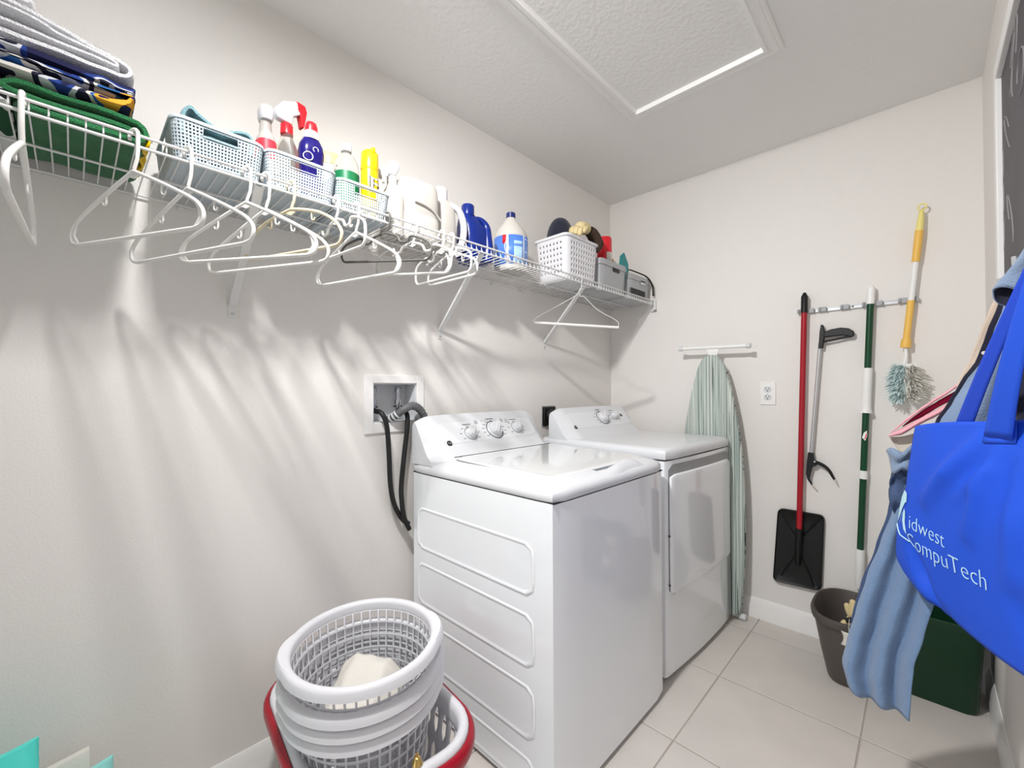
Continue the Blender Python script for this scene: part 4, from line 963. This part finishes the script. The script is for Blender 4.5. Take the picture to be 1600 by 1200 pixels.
b = MB(); c = pp(.985); b.prism([(c[0]-.009, c[2]-.004), (c[0]-.003, c[2]+.018), (c[0]+.008, c[2]+.028), (c[0]+.0085, c[2]+.004), (c[0]+.002, c[2]-.018)], 2.4765, 2.4795, 'y'); lg = b.build('leaf_logo', M_['wgrip'], t)
b = MB(); b.prism([(c[0]-.001, c[2]-.012), (c[0]+.004, c[2]+.010), (c[0]+.0065, c[2]+.020), (c[0]+.007, c[2]+.004), (c[0]+.003, c[2]-.010)], 2.4760, 2.4766, 'y'); b.build('leaf_accent', M_['redlabel'], lg)

t = thing('hand_duster', 'yellow and white handled duster with a fluffy grey-green head', 'duster', (1.45, 2.49, 1.14))
def dq(z): return (1.4455+(z-1.39)*.0965, 2.488, z)
b = MB(); b.tube(smoothpath([dq(1.862), dq(1.90), dq(1.945)], 3), [.0165, .016, .0155, .0145, .013, .0115, .0095], 12, flat=.8); b.build('grip_top', M_['lemon'], t)
c = dq(1.962); b = MB(); b.tube([(c[0]+.013*sin(2*pi*k/20), 2.488, c[2]+.013*cos(2*pi*k/20)) for k in range(20)], .0032, 8, closed=True); b.build('hang_loop', M_['lemon'], t)
b = MB(); b.tube([dq(1.864), dq(1.80), dq(1.735)], [.0165, .0165, .0155], 14, flat=.85); b.build('grip', M_['honey'], t)
b = MB(); b.tube([dq(1.737), dq(1.572)], .0108, 12); b.build('tube', M_['wgrip'], t)
b = MB(); b.tube([dq(1.574), dq(1.40)], .0122, 12); b.build('lower_sleeve', M_['honey'], t)
b = MB(); b.tube([dq(1.41), dq(1.375)], [.017, .018], 12); b.build('lock_collar', M_['honey'], t)
b = MB(); b.tube(smoothpath([dq(1.375), (1.446, 2.485, 1.34), (1.440, 2.482, 1.305), (1.441, 2.482, 1.28)], 4), .006, 8); b.build('fork', M_['wgrip'], t)
b = MB(); b.box(1.445, 1.487, 2.470, 2.474, 1.285, 1.305, None); b.build('sleeve_end', M_['wgrip'], t)
random.seed(11)
for nm_, mt_, x_ in (('soft_core', 'fluffa', 1.430), ('strip_core', 'fluffg', 1.458)):
    b = MB(); b.lathe([(.026*sin(pi*k/10)+.0005, -.062*cos(pi*k/10)) for k in range(11)], 16, 1, .8, m=rotm(0, 0, 0, (x_, 2.478, 1.226))); b.build(nm_, M_[mt_], t)
def fluff(n, xr, dirx, name, m, x0):
    b = MB()
    for k in range(n):
        z = random.uniform(1.155, 1.30); a = random.uniform(-1.5, 1.5); ln = random.uniform(.024, .046)*(1-.25*abs(z-1.23)/.075)
        c = Vector((x0+random.uniform(-.008, .008), 2.480, z)); d = Vector((dirx*cos(a)*1.0+random.uniform(-.2, .2), -abs(sin(a))*.9-.1, random.uniform(-.75, .25))).normalized()
        sd = d.cross(Vector((random.uniform(-1, 1), random.uniform(-1, 1), random.uniform(-1, 1)))).normalized()*random.uniform(.0014, .0036)
        e = c+d*ln; f_ = e+d*ln*.45+Vector((0, 0, -.006))
        b.add([c-sd*.5, c+sd*.5, e+sd, e-sd, f_+sd*.6, f_-sd*.6], [(0, 1, 2, 3), (3, 2, 4, 5)])
    return stuff(b.build(name, m, t, smooth=180))
fluff(520, 0, -1, 'soft_fibres', M_['fluffa'], 1.435); fluff(420, 0, 1, 'fibre_strips', M_['fluffg'], 1.452)

# ------------------------------------------------------------------ bins on the floor
t = thing('waste_bin', 'taupe oval waste bin with gloves in it, below the black shovel', 'bin', (1.255, 2.285, 0))
def oval(hx, hy, z): return sell(hx, hy, z, 2.5, 40, 1.255, 2.285)
b = MB(); b.loft([oval(.046, .095, .004), oval(.056, .105, 0), oval(.064, .115, .012), oval(.084, .150, .12), oval(.101, .174, .225), oval(.106, .178, .252), oval(.114, .188, .255), oval(.117, .192, .272), oval(.113, .188, .283), oval(.104, .178, .284), oval(.096, .169, .262), oval(.060, .110, .02), oval(.03, .05, .014)]); b.build('shell', M_['bingrey'], t, smooth=50)
t = thing('recycling_bin', 'dark green plastic bin in the right corner under the blue tote', 'bin', (1.52, 2.385, 0))
gx, gy = 1.522, 2.388
def gr(hx, hy, z, r=.035): return rring(hx, hy, r, z, 44, gx, gy)
b = MB(); b.loft([gr(.100, .078, .004), gr(.106, .084, 0), gr(.112, .090, .012), gr(.128, .108, .300), gr(.134, .114, .302), gr(.135, .115, .328), gr(.130, .110, .332), gr(.125, .105, .328), gr(.122, .102, .295), gr(.104, .082, .02), gr(.05, .05, .016)]); b.build('shell', M_['bingreen'], t, smooth=40)
t = thing('garden_gloves', 'pale cream gloves with a white tag sticking out of the taupe bin', 'gloves', (1.29, 2.16, .30))
skin('glove', [[((1.30, 2.17, .16), .035), ((1.295, 2.155, .22), .034), ((1.29, 2.14, .28), .030), ((1.30, 2.135, .32), .022)]], M_['glove'], t, 2)
for k, (dx, dz) in enumerate(((-.022, .028), (-.006, .045), (.012, .046), (.026, .034))):
    skin('finger', [[((1.297+dx*.3, 2.137, .30), .0125), ((1.297+dx*.9, 2.132, .315+dz*.7), .012), ((1.300+dx*1.2, 2.130, .325+dz*1.2), .010)]], M_['glove'], t, 1)
skin('thumb', [[((1.285, 2.14, .27), .013), ((1.266, 2.126, .285), .012), ((1.258, 2.116, .268), .010)]], M_['glove'], t, 1)
b = MB(); b.tube([(1.272, 2.115, .295), (1.30, 2.112, .312), (1.322, 2.125, .318)], .005, 8, flat=2); b.build('wrist_band', M_['black'], t)
b = MB(); b.grid(lambda u, v: (1.262+.050*u+.008*sin(v*3), 2.062-.010*sin(u*3.1), .222+.052*v+.006*u), 8, 6); b.build('tag', M_['paper'], t, solid=.0012)
b = MB(); b.tube(smoothpath([(1.285, 2.10, .31), (1.285, 2.08, .30), (1.286, 2.066, .275)], 4), .001, 5); b.build('tag_string', M_['paper'], t)

# ------------------------------------------------------------------ laundry baskets by the washer
def lbasket(lab, base, n, ax, ang, s=1.0):
    t = bpy.data.objects.new('laundry_basket', None); COL.objects.link(t); tag(t, lab, 'basket', 'nested round laundry baskets')
    t.matrix_basis = Matrix.Translation(base) @ Matrix.Rotation(ang, 4, ax); return t
TAX = Vector((.748, .663, 0)); TAN = radians(2.7); AXN = Matrix.Rotation(TAN, 3, TAX) @ Vector((0, 0, 1))
top_c = Vector((.438, .538, .554)); HB = .404
def lb_parts(t):
    def rad(z): return .132+(.177-.132)*z/HB
    nu, nv = 44, 10; z0, z1 = .022, HB-.026
    b = MB(); b.perf(lambda u, v: (rad(z0+(z1-z0)*v)*cos(2*pi*u), rad(z0+(z1-z0)*v)*sin(2*pi*u), z0+(z1-z0)*v), nu, nv, .80, .84, 0, None, closed=True)
    b.build('mesh_wall', M_['wplastic'], t, local=True, solid=.0028, smooth=60)
    b = MB(); n = 64; R1 = .177
    pr = [(R1-.004, HB-.024), (R1-.001, HB-.024), (R1+.002, HB-.006), (R1+.006, HB-.003), (R1+.013, HB-.004), (R1+.0155, HB-.008), (R1+.016, HB-.021), (R1+.0215, HB-.0235), (R1+.0205, HB-.020), (R1+.0185, HB-.006), (R1+.014, HB+.0005), (R1+.004, HB+.0015), (R1-.002, HB-.002), (R1-.004, HB-.008)]
    rg = []
    for r, z in pr:
        ring = []
        for k in range(n):
            a = 2*pi*k/n; h = max(0, abs(cos(a-radians(63)))-.93)/.07; ring.append(((r+(.010*h if r > R1+.01 else 0))*cos(a), (r+(.010*h if r > R1+.01 else 0))*sin(a), z+(.004*h if r > R1+.01 else 0)))
        rg.append(ring)
    b.loft(rg+[rg[0]], False, False); b.build('rim', M_['wplastic'], t, local=True, smooth=50)
    b = MB(); b.lathe([(.134, .024), (.133, .004), (.128, 0), (.02, 0), (.02, .004), (.128, .004), (.131, .024)], 48, cap0=False, cap1=False); b.build('bottom', M_['wplastic'], t, local=True, smooth=50)
labs = ['white round laundry basket on top of the stack, holding a paper sheet', 'white round laundry basket second from the top of the nested stack', 'white round laundry basket third from the top of the nested stack', 'white round laundry basket at the bottom of the nested stack']
offs = (0, .060, .092, .122); firstb = None
for lab, o_ in zip(labs, offs):
    base = top_c-AXN*(HB+o_)
    t = lbasket(lab, base, 0, TAX, TAN)
    if firstb is None: lb_parts(t); firstb = t
    else:
        for ch in list(firstb.children): copy_part(ch, t)
pb = MB(); N3 = Matrix.Translation(top_c-AXN*HB) @ Matrix.Rotation(TAN, 4, TAX)
def sheet(u, v):
    p, q = -.095+.18*u, -.085+.165*v
    x, y = .75*p-.66*q, .66*p+.75*q
    z = HB-.100+.22*q+.008*noise.noise(Vector((x*12, y*12, 3)))+.004*noise.noise(Vector((x*40, y*40, 5)))-.05*max(0, u-.72)/.28-.03*max(0, .2-u)/.2-.02*max(0, v-.8)/.2*u
    return tuple(N3 @ Vector((x+.022, y-.004, z)))
pb.grid(sheet, 24, 22); o = pb.build('paper_sheet', M_['paper'], None, solid=.002, smooth=180); tag(o, 'crumpled white paper sheet lying in the top round basket', 'paper')
pb = MB(); pb.grid(lambda u, v: tuple(N3 @ Vector((-.085+.17*u, -.085+.17*v, .012+.04*(.5-abs(u-.5))+.05*(.5-abs(v-.5))+.03*noise.noise(Vector((u*5, v*5, 9)))))), 18, 18); o = pb.build('white_cloth', M_['towelw'], None, solid=.006, smooth=180); tag(o, 'white cloth bundled under the paper sheet in the top round basket', 'cloth')

RC = (.390, .567)
t = thing('laundry_basket', 'red and white rectangular laundry basket with slotted sides holding the round stack', 'basket', (RC[0], RC[1], 0), -6)
hl, hw_, hz, rc = .276, .181, .338, .108
def rk(z): return .84+.16*z/hz
b = MB(); nu, nv = 38, 3
def kind2(i, j): return 1
b.perf(lambda u, v: (*rr(u, hl*rk(.02+(hz-.05)*v), hw_*rk(.02+(hz-.05)*v), rc*.9), .02+(hz-.05)*v), nu, nv, .50, .84, .5, kind2, closed=True)
b.build('slotted_wall', M_['wplastic'], t, local=True, solid=.003, smooth=60)
b = MB(); b.loft([[(*p, .012) for p in (rr(k/56, hl*.84, hw_*.84, rc*.85) for k in range(56))], [(*p, .022) for p in (rr(k/56, hl*.86, hw_*.86, rc*.85) for k in range(56))]]); b.build('bottom', M_['wplastic'], t, local=True)
def loop_ring(prof, n=72):
    rg = [[(*rr(k/n, hl+o_, hw_+o_, rc+o_), z) for k in range(n)] for o_, z in prof]
    b = MB(); b.loft(rg+[rg[0]], False, False); return b
loop_ring([(-.008, hz-.032), (-.003, hz-.032), (.003, hz-.016), (.010, hz-.012), (.018, hz-.016), (.022, hz-.006), (.018, hz+.006), (.008, hz+.011), (-.003, hz+.006), (-.008, hz-.006)]).build('rim', M_['wplastic'], t, local=True, smooth=60)
loop_ring([(.0185, hz-.046), (.030, hz-.048), (.036, hz-.036), (.0365, hz-.016), (.031, hz-.004), (.0235, hz-.002), (.0185, hz-.012)]).build('red_band', M_['darkred'], t, local=True, smooth=60, label='dark red soft-grip band')
fp = 3*0; 
for sx_, sy_ in ((1, 1), (1, -1), (-1, 1), (-1, -1)):
    b = MB(); b.box(sx_*hl*.6-.025, sx_*hl*.6+.025, sy_*hw_*.6-.02, sy_*hw_*.6+.02, 0, .012); b.build('foot', M_['wplastic'], t, local=True, bevel=.003)
t = thing('brass_bell', 'small gold-coloured ornament on the near rim of the red and white basket', 'ornament', (.664, .552, .348))
b = MB(); b.lathe([(.010, 0), (.013, .004), (.009, .012), (.007, .018), (.003, .020)], 18, m=at(.664, .552, .348)); b.build('body', M_['brass'], t)
b = MB(); b.tube([(.664+.005*cos(2*pi*k/14), .552, .371+.005*sin(2*pi*k/14)) for k in range(14)], .0016, 6, closed=True); b.build('loop', M_['brass'], t)

# teal bags standing at the left wall
def pouch(lab, x0, x1, y0, y1, z_l, z_r, m, seed):
    t = thing('gift_bag', lab, 'bag', ((x0+x1)/2, (y0+y1)/2, 0), group='teal bags by the left wall')
    def ring(k, zf, n=32):
        o = []
        for q in range(n):
            p = rr(q/n, (x1-x0)/2*k, (y1-y0)/2, min(.012, (x1-x0)/2*k)); u = (p[1]+(y1-y0)/2)/(y1-y0); z = (z_l+(z_r-z_l)*u)*zf
            o.append(((x0+x1)/2+p[0]+.006*noise.noise(Vector((p[1]*20, z*8, seed))), (y0+y1)/2+p[1], z))
        return o
    b = MB(); b.loft([ring(k, zf) for k, zf in ((.95, 0), (1, .02), (1, .25), (1.02, .5), (.9, .75), (.55, .9), (.15, .985), (.10, 1.0))]); b.build('body', m, t, smooth=45)
    b = MB(); b.loft([[((x0+x1)/2+s*.0035, y, z) for y, z in ((y0+.004, z_l*.97), (y1-.002, z_r*.965))] + [((x0+x1)/2+s*.0035, y, z) for y, z in ((y1-.002, z_r*1.0), (y0+.004, z_l*1.0))] for s in (-1, 1)]); b.build('top_seam', m, t)
pouch('bright teal bag with a pointed top corner standing at the left wall', .14, .26, -.26, -.046, .46, .498, M_['aqua'], 1)
pouch('pale teal printed bag to the right of the bright teal bag', .15, .25, -.030, .066, .372, .393, M_['aqua2'], 5)
t = thing('paper_bag', 'white paper packet between the two teal bags', 'bag', (.09, .02, 0))
b = MB(); b.loft([[(.062, -.12, z), (.128-(.05*u), -.12, z), (.128-(.05*u), .030, z+.02*u), (.062, .030, z+.02*u)] for z, u in ((0, 0), (.2, .1), (.31, .6), (.335, 1))]); b.build('body', M_['paper'], t)

# ------------------------------------------------------------------ clothes and tote hanging on the right wall
for yy in (.95, 1.20, 1.42):
    b = MB(); b.lathe([(.014, 0), (.014, .004)], 16, m=rotm(0, -90, 0, (W-.022, yy, 1.424))); hk = b.build('coat_hook', M_['alu'], cb)
    b = MB(); b.tube(smoothpath([(W-.024, yy, 1.424), (W-.044, yy, 1.412), (W-.056, yy, 1.418), (W-.058, yy, 1.442)], 4), .004, 8); b.build('prong', M_['alu'], hk)

def interp(tab, z):
    """rows (z, a, b, ...) sorted downward in z"""
    if z >= tab[0][0]: return tab[0][1:]
    for p, q in zip(tab, tab[1:]):
        if z >= q[0]:
            u = (p[0]-z)/(p[0]-q[0]); u = u*u*(3-2*u)*.4+u*.6
            return [a+(c-a)*u for a, c in zip(p[1:], q[1:])]
    return tab[-1][1:]
def drape(name, tab, m, par, folds=3.2, amp=.016, nu=40, nv=46, ph=0.0, solid=.004, hem=None, sharp=0, bulge=0.0):
    """hanging cloth: rows (z, x_left, x_right, y_left, y_right)"""
    zt_, zb_ = tab[0][0], tab[-1][0]
    def fn(u, v):
        z = zt_+(zb_-zt_)*v
        if hem: z += hem(u)*v**4
        xl, xr_, yl, yr = interp(tab, zt_+(zb_-zt_)*v)
        f = sin(u*folds*2*pi+ph+.8*sin(v*2.3)); f = math.copysign(abs(f)**(1-.4*sharp), f)
        a = amp*(.35+.65*v)*f + .006*noise.noise(Vector((u*5, v*6, ph*3))) - bulge*sin(pi*u)
        return (xl+(xr_-xl)*u+.35*a*0, yl+(yr-yl)*u+a, z)
    b = MB(); b.grid(fn, nu, nv); return b.build(name, m, par, solid=solid, smooth=180)

t = thing('bath_robe', 'dusty blue robe hanging to knee height left of the blue tote', 'robe', (1.45, 1.5, .35))
RT = [(1.07, 1.490, 1.58, 1.535, 1.52), (1.01, 1.452, 1.56, 1.53, 1.51), (.94, 1.446, 1.54, 1.53, 1.51), (.874, 1.437, 1.526, 1.53, 1.51), (.783, 1.412, 1.525, 1.53, 1.51), (.688, 1.384, 1.515, 1.53, 1.51), (.575, 1.358, 1.492, 1.53, 1.51), (.496, 1.340, 1.474, 1.53, 1.51), (.418, 1.326, 1.468, 1.53, 1.51), (.352, 1.338, 1.464, 1.53, 1.51)]
drape('robe_body', RT, M_['denim'], t, 2.35, .019, 70, 60, 2.0, .005, hem=lambda u: .004*sin(u*15)+.05*max(0, .22-u))
RL = [(1.02, 1.440, 1.50, 1.545, 1.54), (.94, 1.436, 1.50, 1.545, 1.54), (.86, 1.424, 1.50, 1.55, 1.545), (.76, 1.398, 1.46, 1.555, 1.55), (.65, 1.366, 1.43, 1.555, 1.55), (.55, 1.345, 1.42, 1.558, 1.55), (.45, 1.329, 1.42, 1.558, 1.55), (.372, 1.350, 1.44, 1.558, 1.55)]
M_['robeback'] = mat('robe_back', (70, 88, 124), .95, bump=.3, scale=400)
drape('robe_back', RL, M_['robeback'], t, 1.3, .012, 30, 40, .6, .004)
cl = [(1.428, 1.500, 1.034), (1.432, 1.492, 1.020), (1.441, 1.488, 1.000), (1.444, 1.487, .978)]
b = MB(); b.grid(lambda u, v: (1.427+.012*v+.060*u, 1.512-.03*sin(pi*u*1.2)-.008*sin(v*9), 1.036-.052*v+.018*u+.008*sin(u*9+v*5)), 14, 10); b.build('collar', M_['slate'], t, solid=.005, smooth=180)
b = MB(); b.grid(lambda u, v: (1.438+.004*v+.05*u-.010*sin(pi*v), 1.520-.012*sin(pi*u)-.010*sin(v*11+u*4), .985-.125*v+.012*sin(u*8)), 14, 14); b.build('gathered_sleeve', M_['robeback'], t, solid=.004, smooth=180)

t = thing('grey_blue_shirt', 'grey-blue shirt hung behind the tote straps, its open cuff at the top', 'shirt', (1.6, 1.38, 1.09))
ST = [(1.425, 1.628, 1.660, 1.36, 1.33), (1.373, 1.621, 1.662, 1.38, 1.34), (1.32, 1.607, 1.655, 1.39, 1.35), (1.266, 1.592, 1.652, 1.39, 1.36), (1.211, 1.564, 1.650, 1.40, 1.36), (1.168, 1.546, 1.648, 1.40, 1.37), (1.124, 1.525, 1.645, 1.41, 1.37), (1.05, 1.50, 1.64, 1.42, 1.38), (.90, 1.50, 1.64, 1.44, 1.41)]
drape('shirt_body', ST, M_['slate'], t, 1.4, .012, 36, 34, 1.0, .004)
b = MB(); b.lathe([(.004, 0), (.004, .0022)], 10, m=rotm(90, 0, 0, (1.592, 1.378, 1.278))); b.build('button', M_['paper'], t)
cp = [Vector(q) for q in ((1.655, 1.05, 1.485), (1.648, 1.13, 1.452), (1.632, 1.185, 1.412), (1.610, 1.205, 1.370))]
rg = []; cpp = smoothpath(cp, 4)
for k, c in enumerate(cpp):
    u = k/(len(cpp)-1); d0 = (cpp[min(len(cpp)-1, k+1)]-cpp[max(0, k-1)]).normalized(); dn = Vector((-.62, -.62, -.48)).normalized(); dd = d0.lerp(dn, max(0, u-.45)/.55).normalized()
    e1 = Vector((1, 0, 0)); e1 = (e1-dd*e1.dot(dd)).normalized(); e2 = dd.cross(e1).normalized(); r1, r2 = .014+.009*u, .014+.006*u
    rg.append([tuple(c+e1*r1*cos(2*pi*q/24)*(1+.10*sin(3*2*pi*q/24+1))+e2*r2*sin(2*pi*q/24)) for q in range(24)])
b = MB(); b.loft(rg, False, False); b.build('sleeve_cuff', M_['slate'], t, solid=.0025, off=1, smooth=180)
b = MB(); b.loft([[tuple(Vector(rg[k][q]).lerp(cpp[k], .08)) for q in range(24)] for k in range(len(rg)-7, len(rg))], True, False); b.build('cuff_shade', M_['navycloth'], t, smooth=180)  # dark inner sheet painting the shade inside the open sleeve
t = thing('navy_garment', 'dark navy garment behind the grey-blue shirt on the right wall', 'garment', (1.6, 1.46, 1.05))
drape('garment_body', [(1.424, 1.631, 1.664, 1.45, 1.43), (1.383, 1.618, 1.664, 1.45, 1.43), (1.327, 1.601, 1.664, 1.45, 1.43), (1.27, 1.587, 1.662, 1.45, 1.43), (1.212, 1.558, 1.655, 1.45, 1.43), (1.166, 1.538, 1.65, 1.45, 1.44), (1.119, 1.516, 1.64, 1.455, 1.44), (1.08, 1.512, 1.60, 1.465, 1.45), (1.00, 1.512, 1.58, 1.47, 1.46)], M_['navycloth'], t, 1.2, .006, 26, 26, .3, .003)
t = thing('peach_garment', 'peach coloured cloth showing at the edge of the hanging clothes', 'garment', (1.62, 1.6, 1.1))
drape('garment_body', [(1.444, 1.634, 1.668, 1.575, 1.58), (1.40, 1.617, 1.668, 1.575, 1.58), (1.339, 1.600, 1.668, 1.575, 1.58), (1.276, 1.582, 1.665, 1.575, 1.58), (1.212, 1.558, 1.66, 1.575, 1.58), (1.14, 1.556, 1.65, 1.575, 1.58), (1.0, 1.555, 1.65, 1.58, 1.58)], M_['peach'], t, 1.0, .006, 20, 20, .3, .003)
t = thing('pink_towel', 'pink towel with magenta inside, its pointed corner sticking out left of the clothes', 'towel', (1.5, 1.62, 1.1))
def fold(name, pts, th, w_, m, lab=None):
    P = smoothpath(pts, 6); n = len(P); rg = []
    for k, p in enumerate(P):
        tp = min(1, (k+1)/6); rg.append([(p.x+.3*th*tp*cos(2*pi*q/10), p.y+w_*tp*sin(2*pi*q/10), p.z+th*tp*cos(2*pi*q/10)+.002*noise.noise(p*40)) for q in range(10)])
    b = MB(); b.loft(rg); o = b.build(name, m, t, smooth=180); return o
fold('upper_fold', [(1.427, 1.60, 1.073), (1.46, 1.60, 1.111), (1.505, 1.60, 1.158), (1.565, 1.60, 1.213), (1.63, 1.60, 1.28)], .0060, .022, M_['pink'])
fold('lower_fold', [(1.427, 1.595, 1.068), (1.462, 1.595, 1.090), (1.50, 1.595, 1.120), (1.56, 1.595, 1.168), (1.62, 1.59, 1.22)], .0115, .026, M_['pink'])
fold('inner_layer', [(1.455, 1.612, 1.096), (1.505, 1.612, 1.142), (1.565, 1.610, 1.194), (1.62, 1.61, 1.25)], .012, .012, M_['magenta'])
b = MB(); b.grid(lambda u, v: (1.427+.07*u, 1.608+.006*sin(u*6), 1.066-.040*v*min(1, u*3)+.05*u*(1-v)*.3-.004*sin(u*5)), 12, 8); b.build('beige_lining', M_['beige'], t, solid=.003, smooth=180)
t = thing('dark_garment', 'dark garment with an orange-red print right of the tote strap', 'garment', (1.63, 1.21, 1.1))
drape('garment_body', [(1.36, 1.640, 1.668, 1.20, 1.16), (1.27, 1.622, 1.668, 1.205, 1.16), (1.15, 1.618, 1.668, 1.205, 1.16), (1.0, 1.62, 1.668, 1.21, 1.17)], M_['navycloth'], t, 1.0, .004, 16, 18, .5, .003)
b = MB(); b.grid(lambda u, v: (1.612+.012*u, 1.207-.004*u, 1.155+.035*v), 4, 4); b.build('printed_patch', M_['orange'], t, solid=.002)

# blue tote: straight-hemmed panel standing out from the wall on the clothes behind it
tt = thing('tote_bag', 'bright blue fabric tote bag with pale blue lettering on the right wall', 'tote bag', (1.56, 1.25, .715))
TS, TN = Vector((.144, -.28, 0)), Vector((-.889, -.457, 0))
TL = [(1.128, .0), (1.05, -.02), (.965, -.06), (.90, -.15), (.84, -.215), (.79, -.245), (.77, -.24), (.745, -.15), (.726, -.02), (.715, .10)]
def sleft(z):
    for p, q in zip(TL, TL[1:]):
        if z >= q[0]: u = (p[0]-z)/(p[0]-q[0]); return p[1]+(q[1]-p[1])*u
    return TL[-1][1]
def crease(s, z):
    a = 0
    for (s0, z0_, s1, z1_, d, w) in ((.72, 1.105, .25, .955, .012, .040), (.86, 1.10, .66, .92, .010, .035), (.80, 1.05, .55, .98, .006, .03), (1.02, 1.08, .95, .86, .007, .04), (.02, .83, .22, .72, -.012, .035), (.22, .72, .45, .70, -.006, .04), (1.0, .84, 1.18, .74, -.010, .05)):
        ax, az = (s1-s0)*.315, z1_-z0_; px__, pz = (s-s0)*.315, z-z0_; l2 = ax*ax+az*az; u = max(0, min(1, (px__*ax+pz*az)/l2)); dd = sqrt((px__-u*ax)**2+(pz-u*az)**2)
        a += 1.9*d*(1-.6*abs(2*u-1))*math.exp(-(dd/w*1.9)**2)
    return a
def tote_z(s, v):
    top = 1.112+.040*min(1, max(0, s))+.003*sin(s*5); return .715+(top-.715)*v
def tote_pt(s, z):
    e = max(0, .25-(s-sleft(z)))/.25; curl = -.010*e**2
    q = Vector((1.475, 1.4, 0))+TS*s+TN*(curl+crease(s, z)+.012*sin(pi*min(1, max(0, (z-.72)/.4)))+.004*noise.noise(Vector((s*3, z*9, 2))))
    return Vector((q.x, q.y, z))
def tote_front(u, v):
    zt_ = .715+(1.115-.715)*v; s = sleft(zt_)+(1.34-sleft(zt_))*u; return tuple(tote_pt(s, tote_z(s, v)))
b = MB(); nU, nV = 64, 48; b.grid(tote_front, nU, nV); b.build('front_panel', M_['tote'], tt, solid=.0016, off=-1, smooth=180)
def tote_back(u, v):
    zt_ = .715+(1.115-.715)*v; s = sleft(zt_)+(1.30-sleft(zt_))*u; p = tote_pt(s, tote_z(s, v)); d = .070*min(1, v*6+.15)*min(1, .10+u*4); d = min(d, max(.002, (W-.006-p.x)/.889-.002))
    return (p.x+.889*d, p.y+.457*d, p.z-.002)
b = MB(); b.grid(tote_back, 40, 24); b.build('back_panel', M_['totedark'], tt, solid=.0014, off=1, smooth=180)
b = MB()
for s0, s1 in ((.755, .96), (1.16, 1.30)):
    b.grid(lambda u, v: tuple(tote_pt(s0+(s1-s0)*u, tote_z(s0+(s1-s0)*u, 1.0)-.040+.040*v)+TN*.0022), 6, 6)
stuff(b.build('strap_patch', M_['tote'], tt, solid=.001, smooth=180))
HK = Vector((W-.050, .95, 1.428))
def strap(a, wa, name, m, sag):
    b = MB(); P = []
    for k in range(17):
        u = k/16; p = a.lerp(HK, u)+TN*(sag*sin(pi*u)); P.append(p)
    def fn(u, v):
        i = v*16; k = min(15, int(i)); p = P[k].lerp(P[k+1], i-k); w_ = wa*(1-.55*v); return tuple(p+TS.normalized()*w_*(u-.5))
    b.grid(fn, 5, 24); return b.build(name, m, tt, solid=.0016, smooth=180)
strap(tote_pt(.857, tote_z(.857, 1.0)-.030)+TN*.004, .062, 'front_handle', M_['tote'], .006)
strap(tote_pt(1.23, tote_z(1.23, 1.0)-.030)+TN*.004, .050, 'front_handle', M_['tote'], .004)
strap(Vector((1.550, 1.292, 1.10)), .050, 'rear_handle', M_['totedark'], .004)
def on_tote(v, f, name, m, par, lift=.0012):
    b = MB(); b.add([tuple(tote_pt(x/.315, z)+TN*(lift+max(0, y))) for x, z, y in v], f); return b.build(name, m, par, smooth=0)
def letters(body, size, x0, z0, wid, slope, par=tt):
    vv, ff = text_mesh(body, size, .0003, -.0009); mx = max(p[0] for p in vv); sc = wid/mx
    return on_tote([(x0+p[0]*sc, z0+p[1]+slope*p[0]*sc, p[2]+.0003) for p in vv], ff, 'lettering', M_['print'], par)
letters('idwest', .047, .012, .872, .128, -.02)
letters('CompuTech', .049, -.004, .826, .248, .01)
def flatpoly(poly, name): 
    n = len(poly); cx_ = sum(p[0] for p in poly)/n; cz_ = sum(p[1] for p in poly)/n
    v = [(p[0], p[1], 0) for p in poly]+[(cx_, cz_, 0)]; f = [(k, (k+1) % n, n) for k in range(n)]
    return on_tote(v, f, name, M_['print'], tt, .0016)
flatpoly([(-.020, .955), (-.004, .950), (-.003, .930), (-.012, .925), (-.028, .905), (-.040, .885), (-.052, .872), (-.048, .905), (-.036, .935)], 'emblem')
flatpoly([(-.014, .912), (-.006, .905), (-.004, .880), (-.002, .852), (-.012, .862), (-.020, .880), (-.019, .898)], 'emblem')
flatpoly([(-.026, .898), (-.022, .904), (-.036, .872), (-.042, .864)], 'emblem')
on_tote_line = []
b = MB(); b.tube([tote_pt(x/.315, z)+TN*.002 for x, z in [(-.056, .862), (-.044, .850), (-.030, .842), (-.012, .840), (0, .836)]], .0014, 5); b.build('emblem_underline', M_['print'], tt)
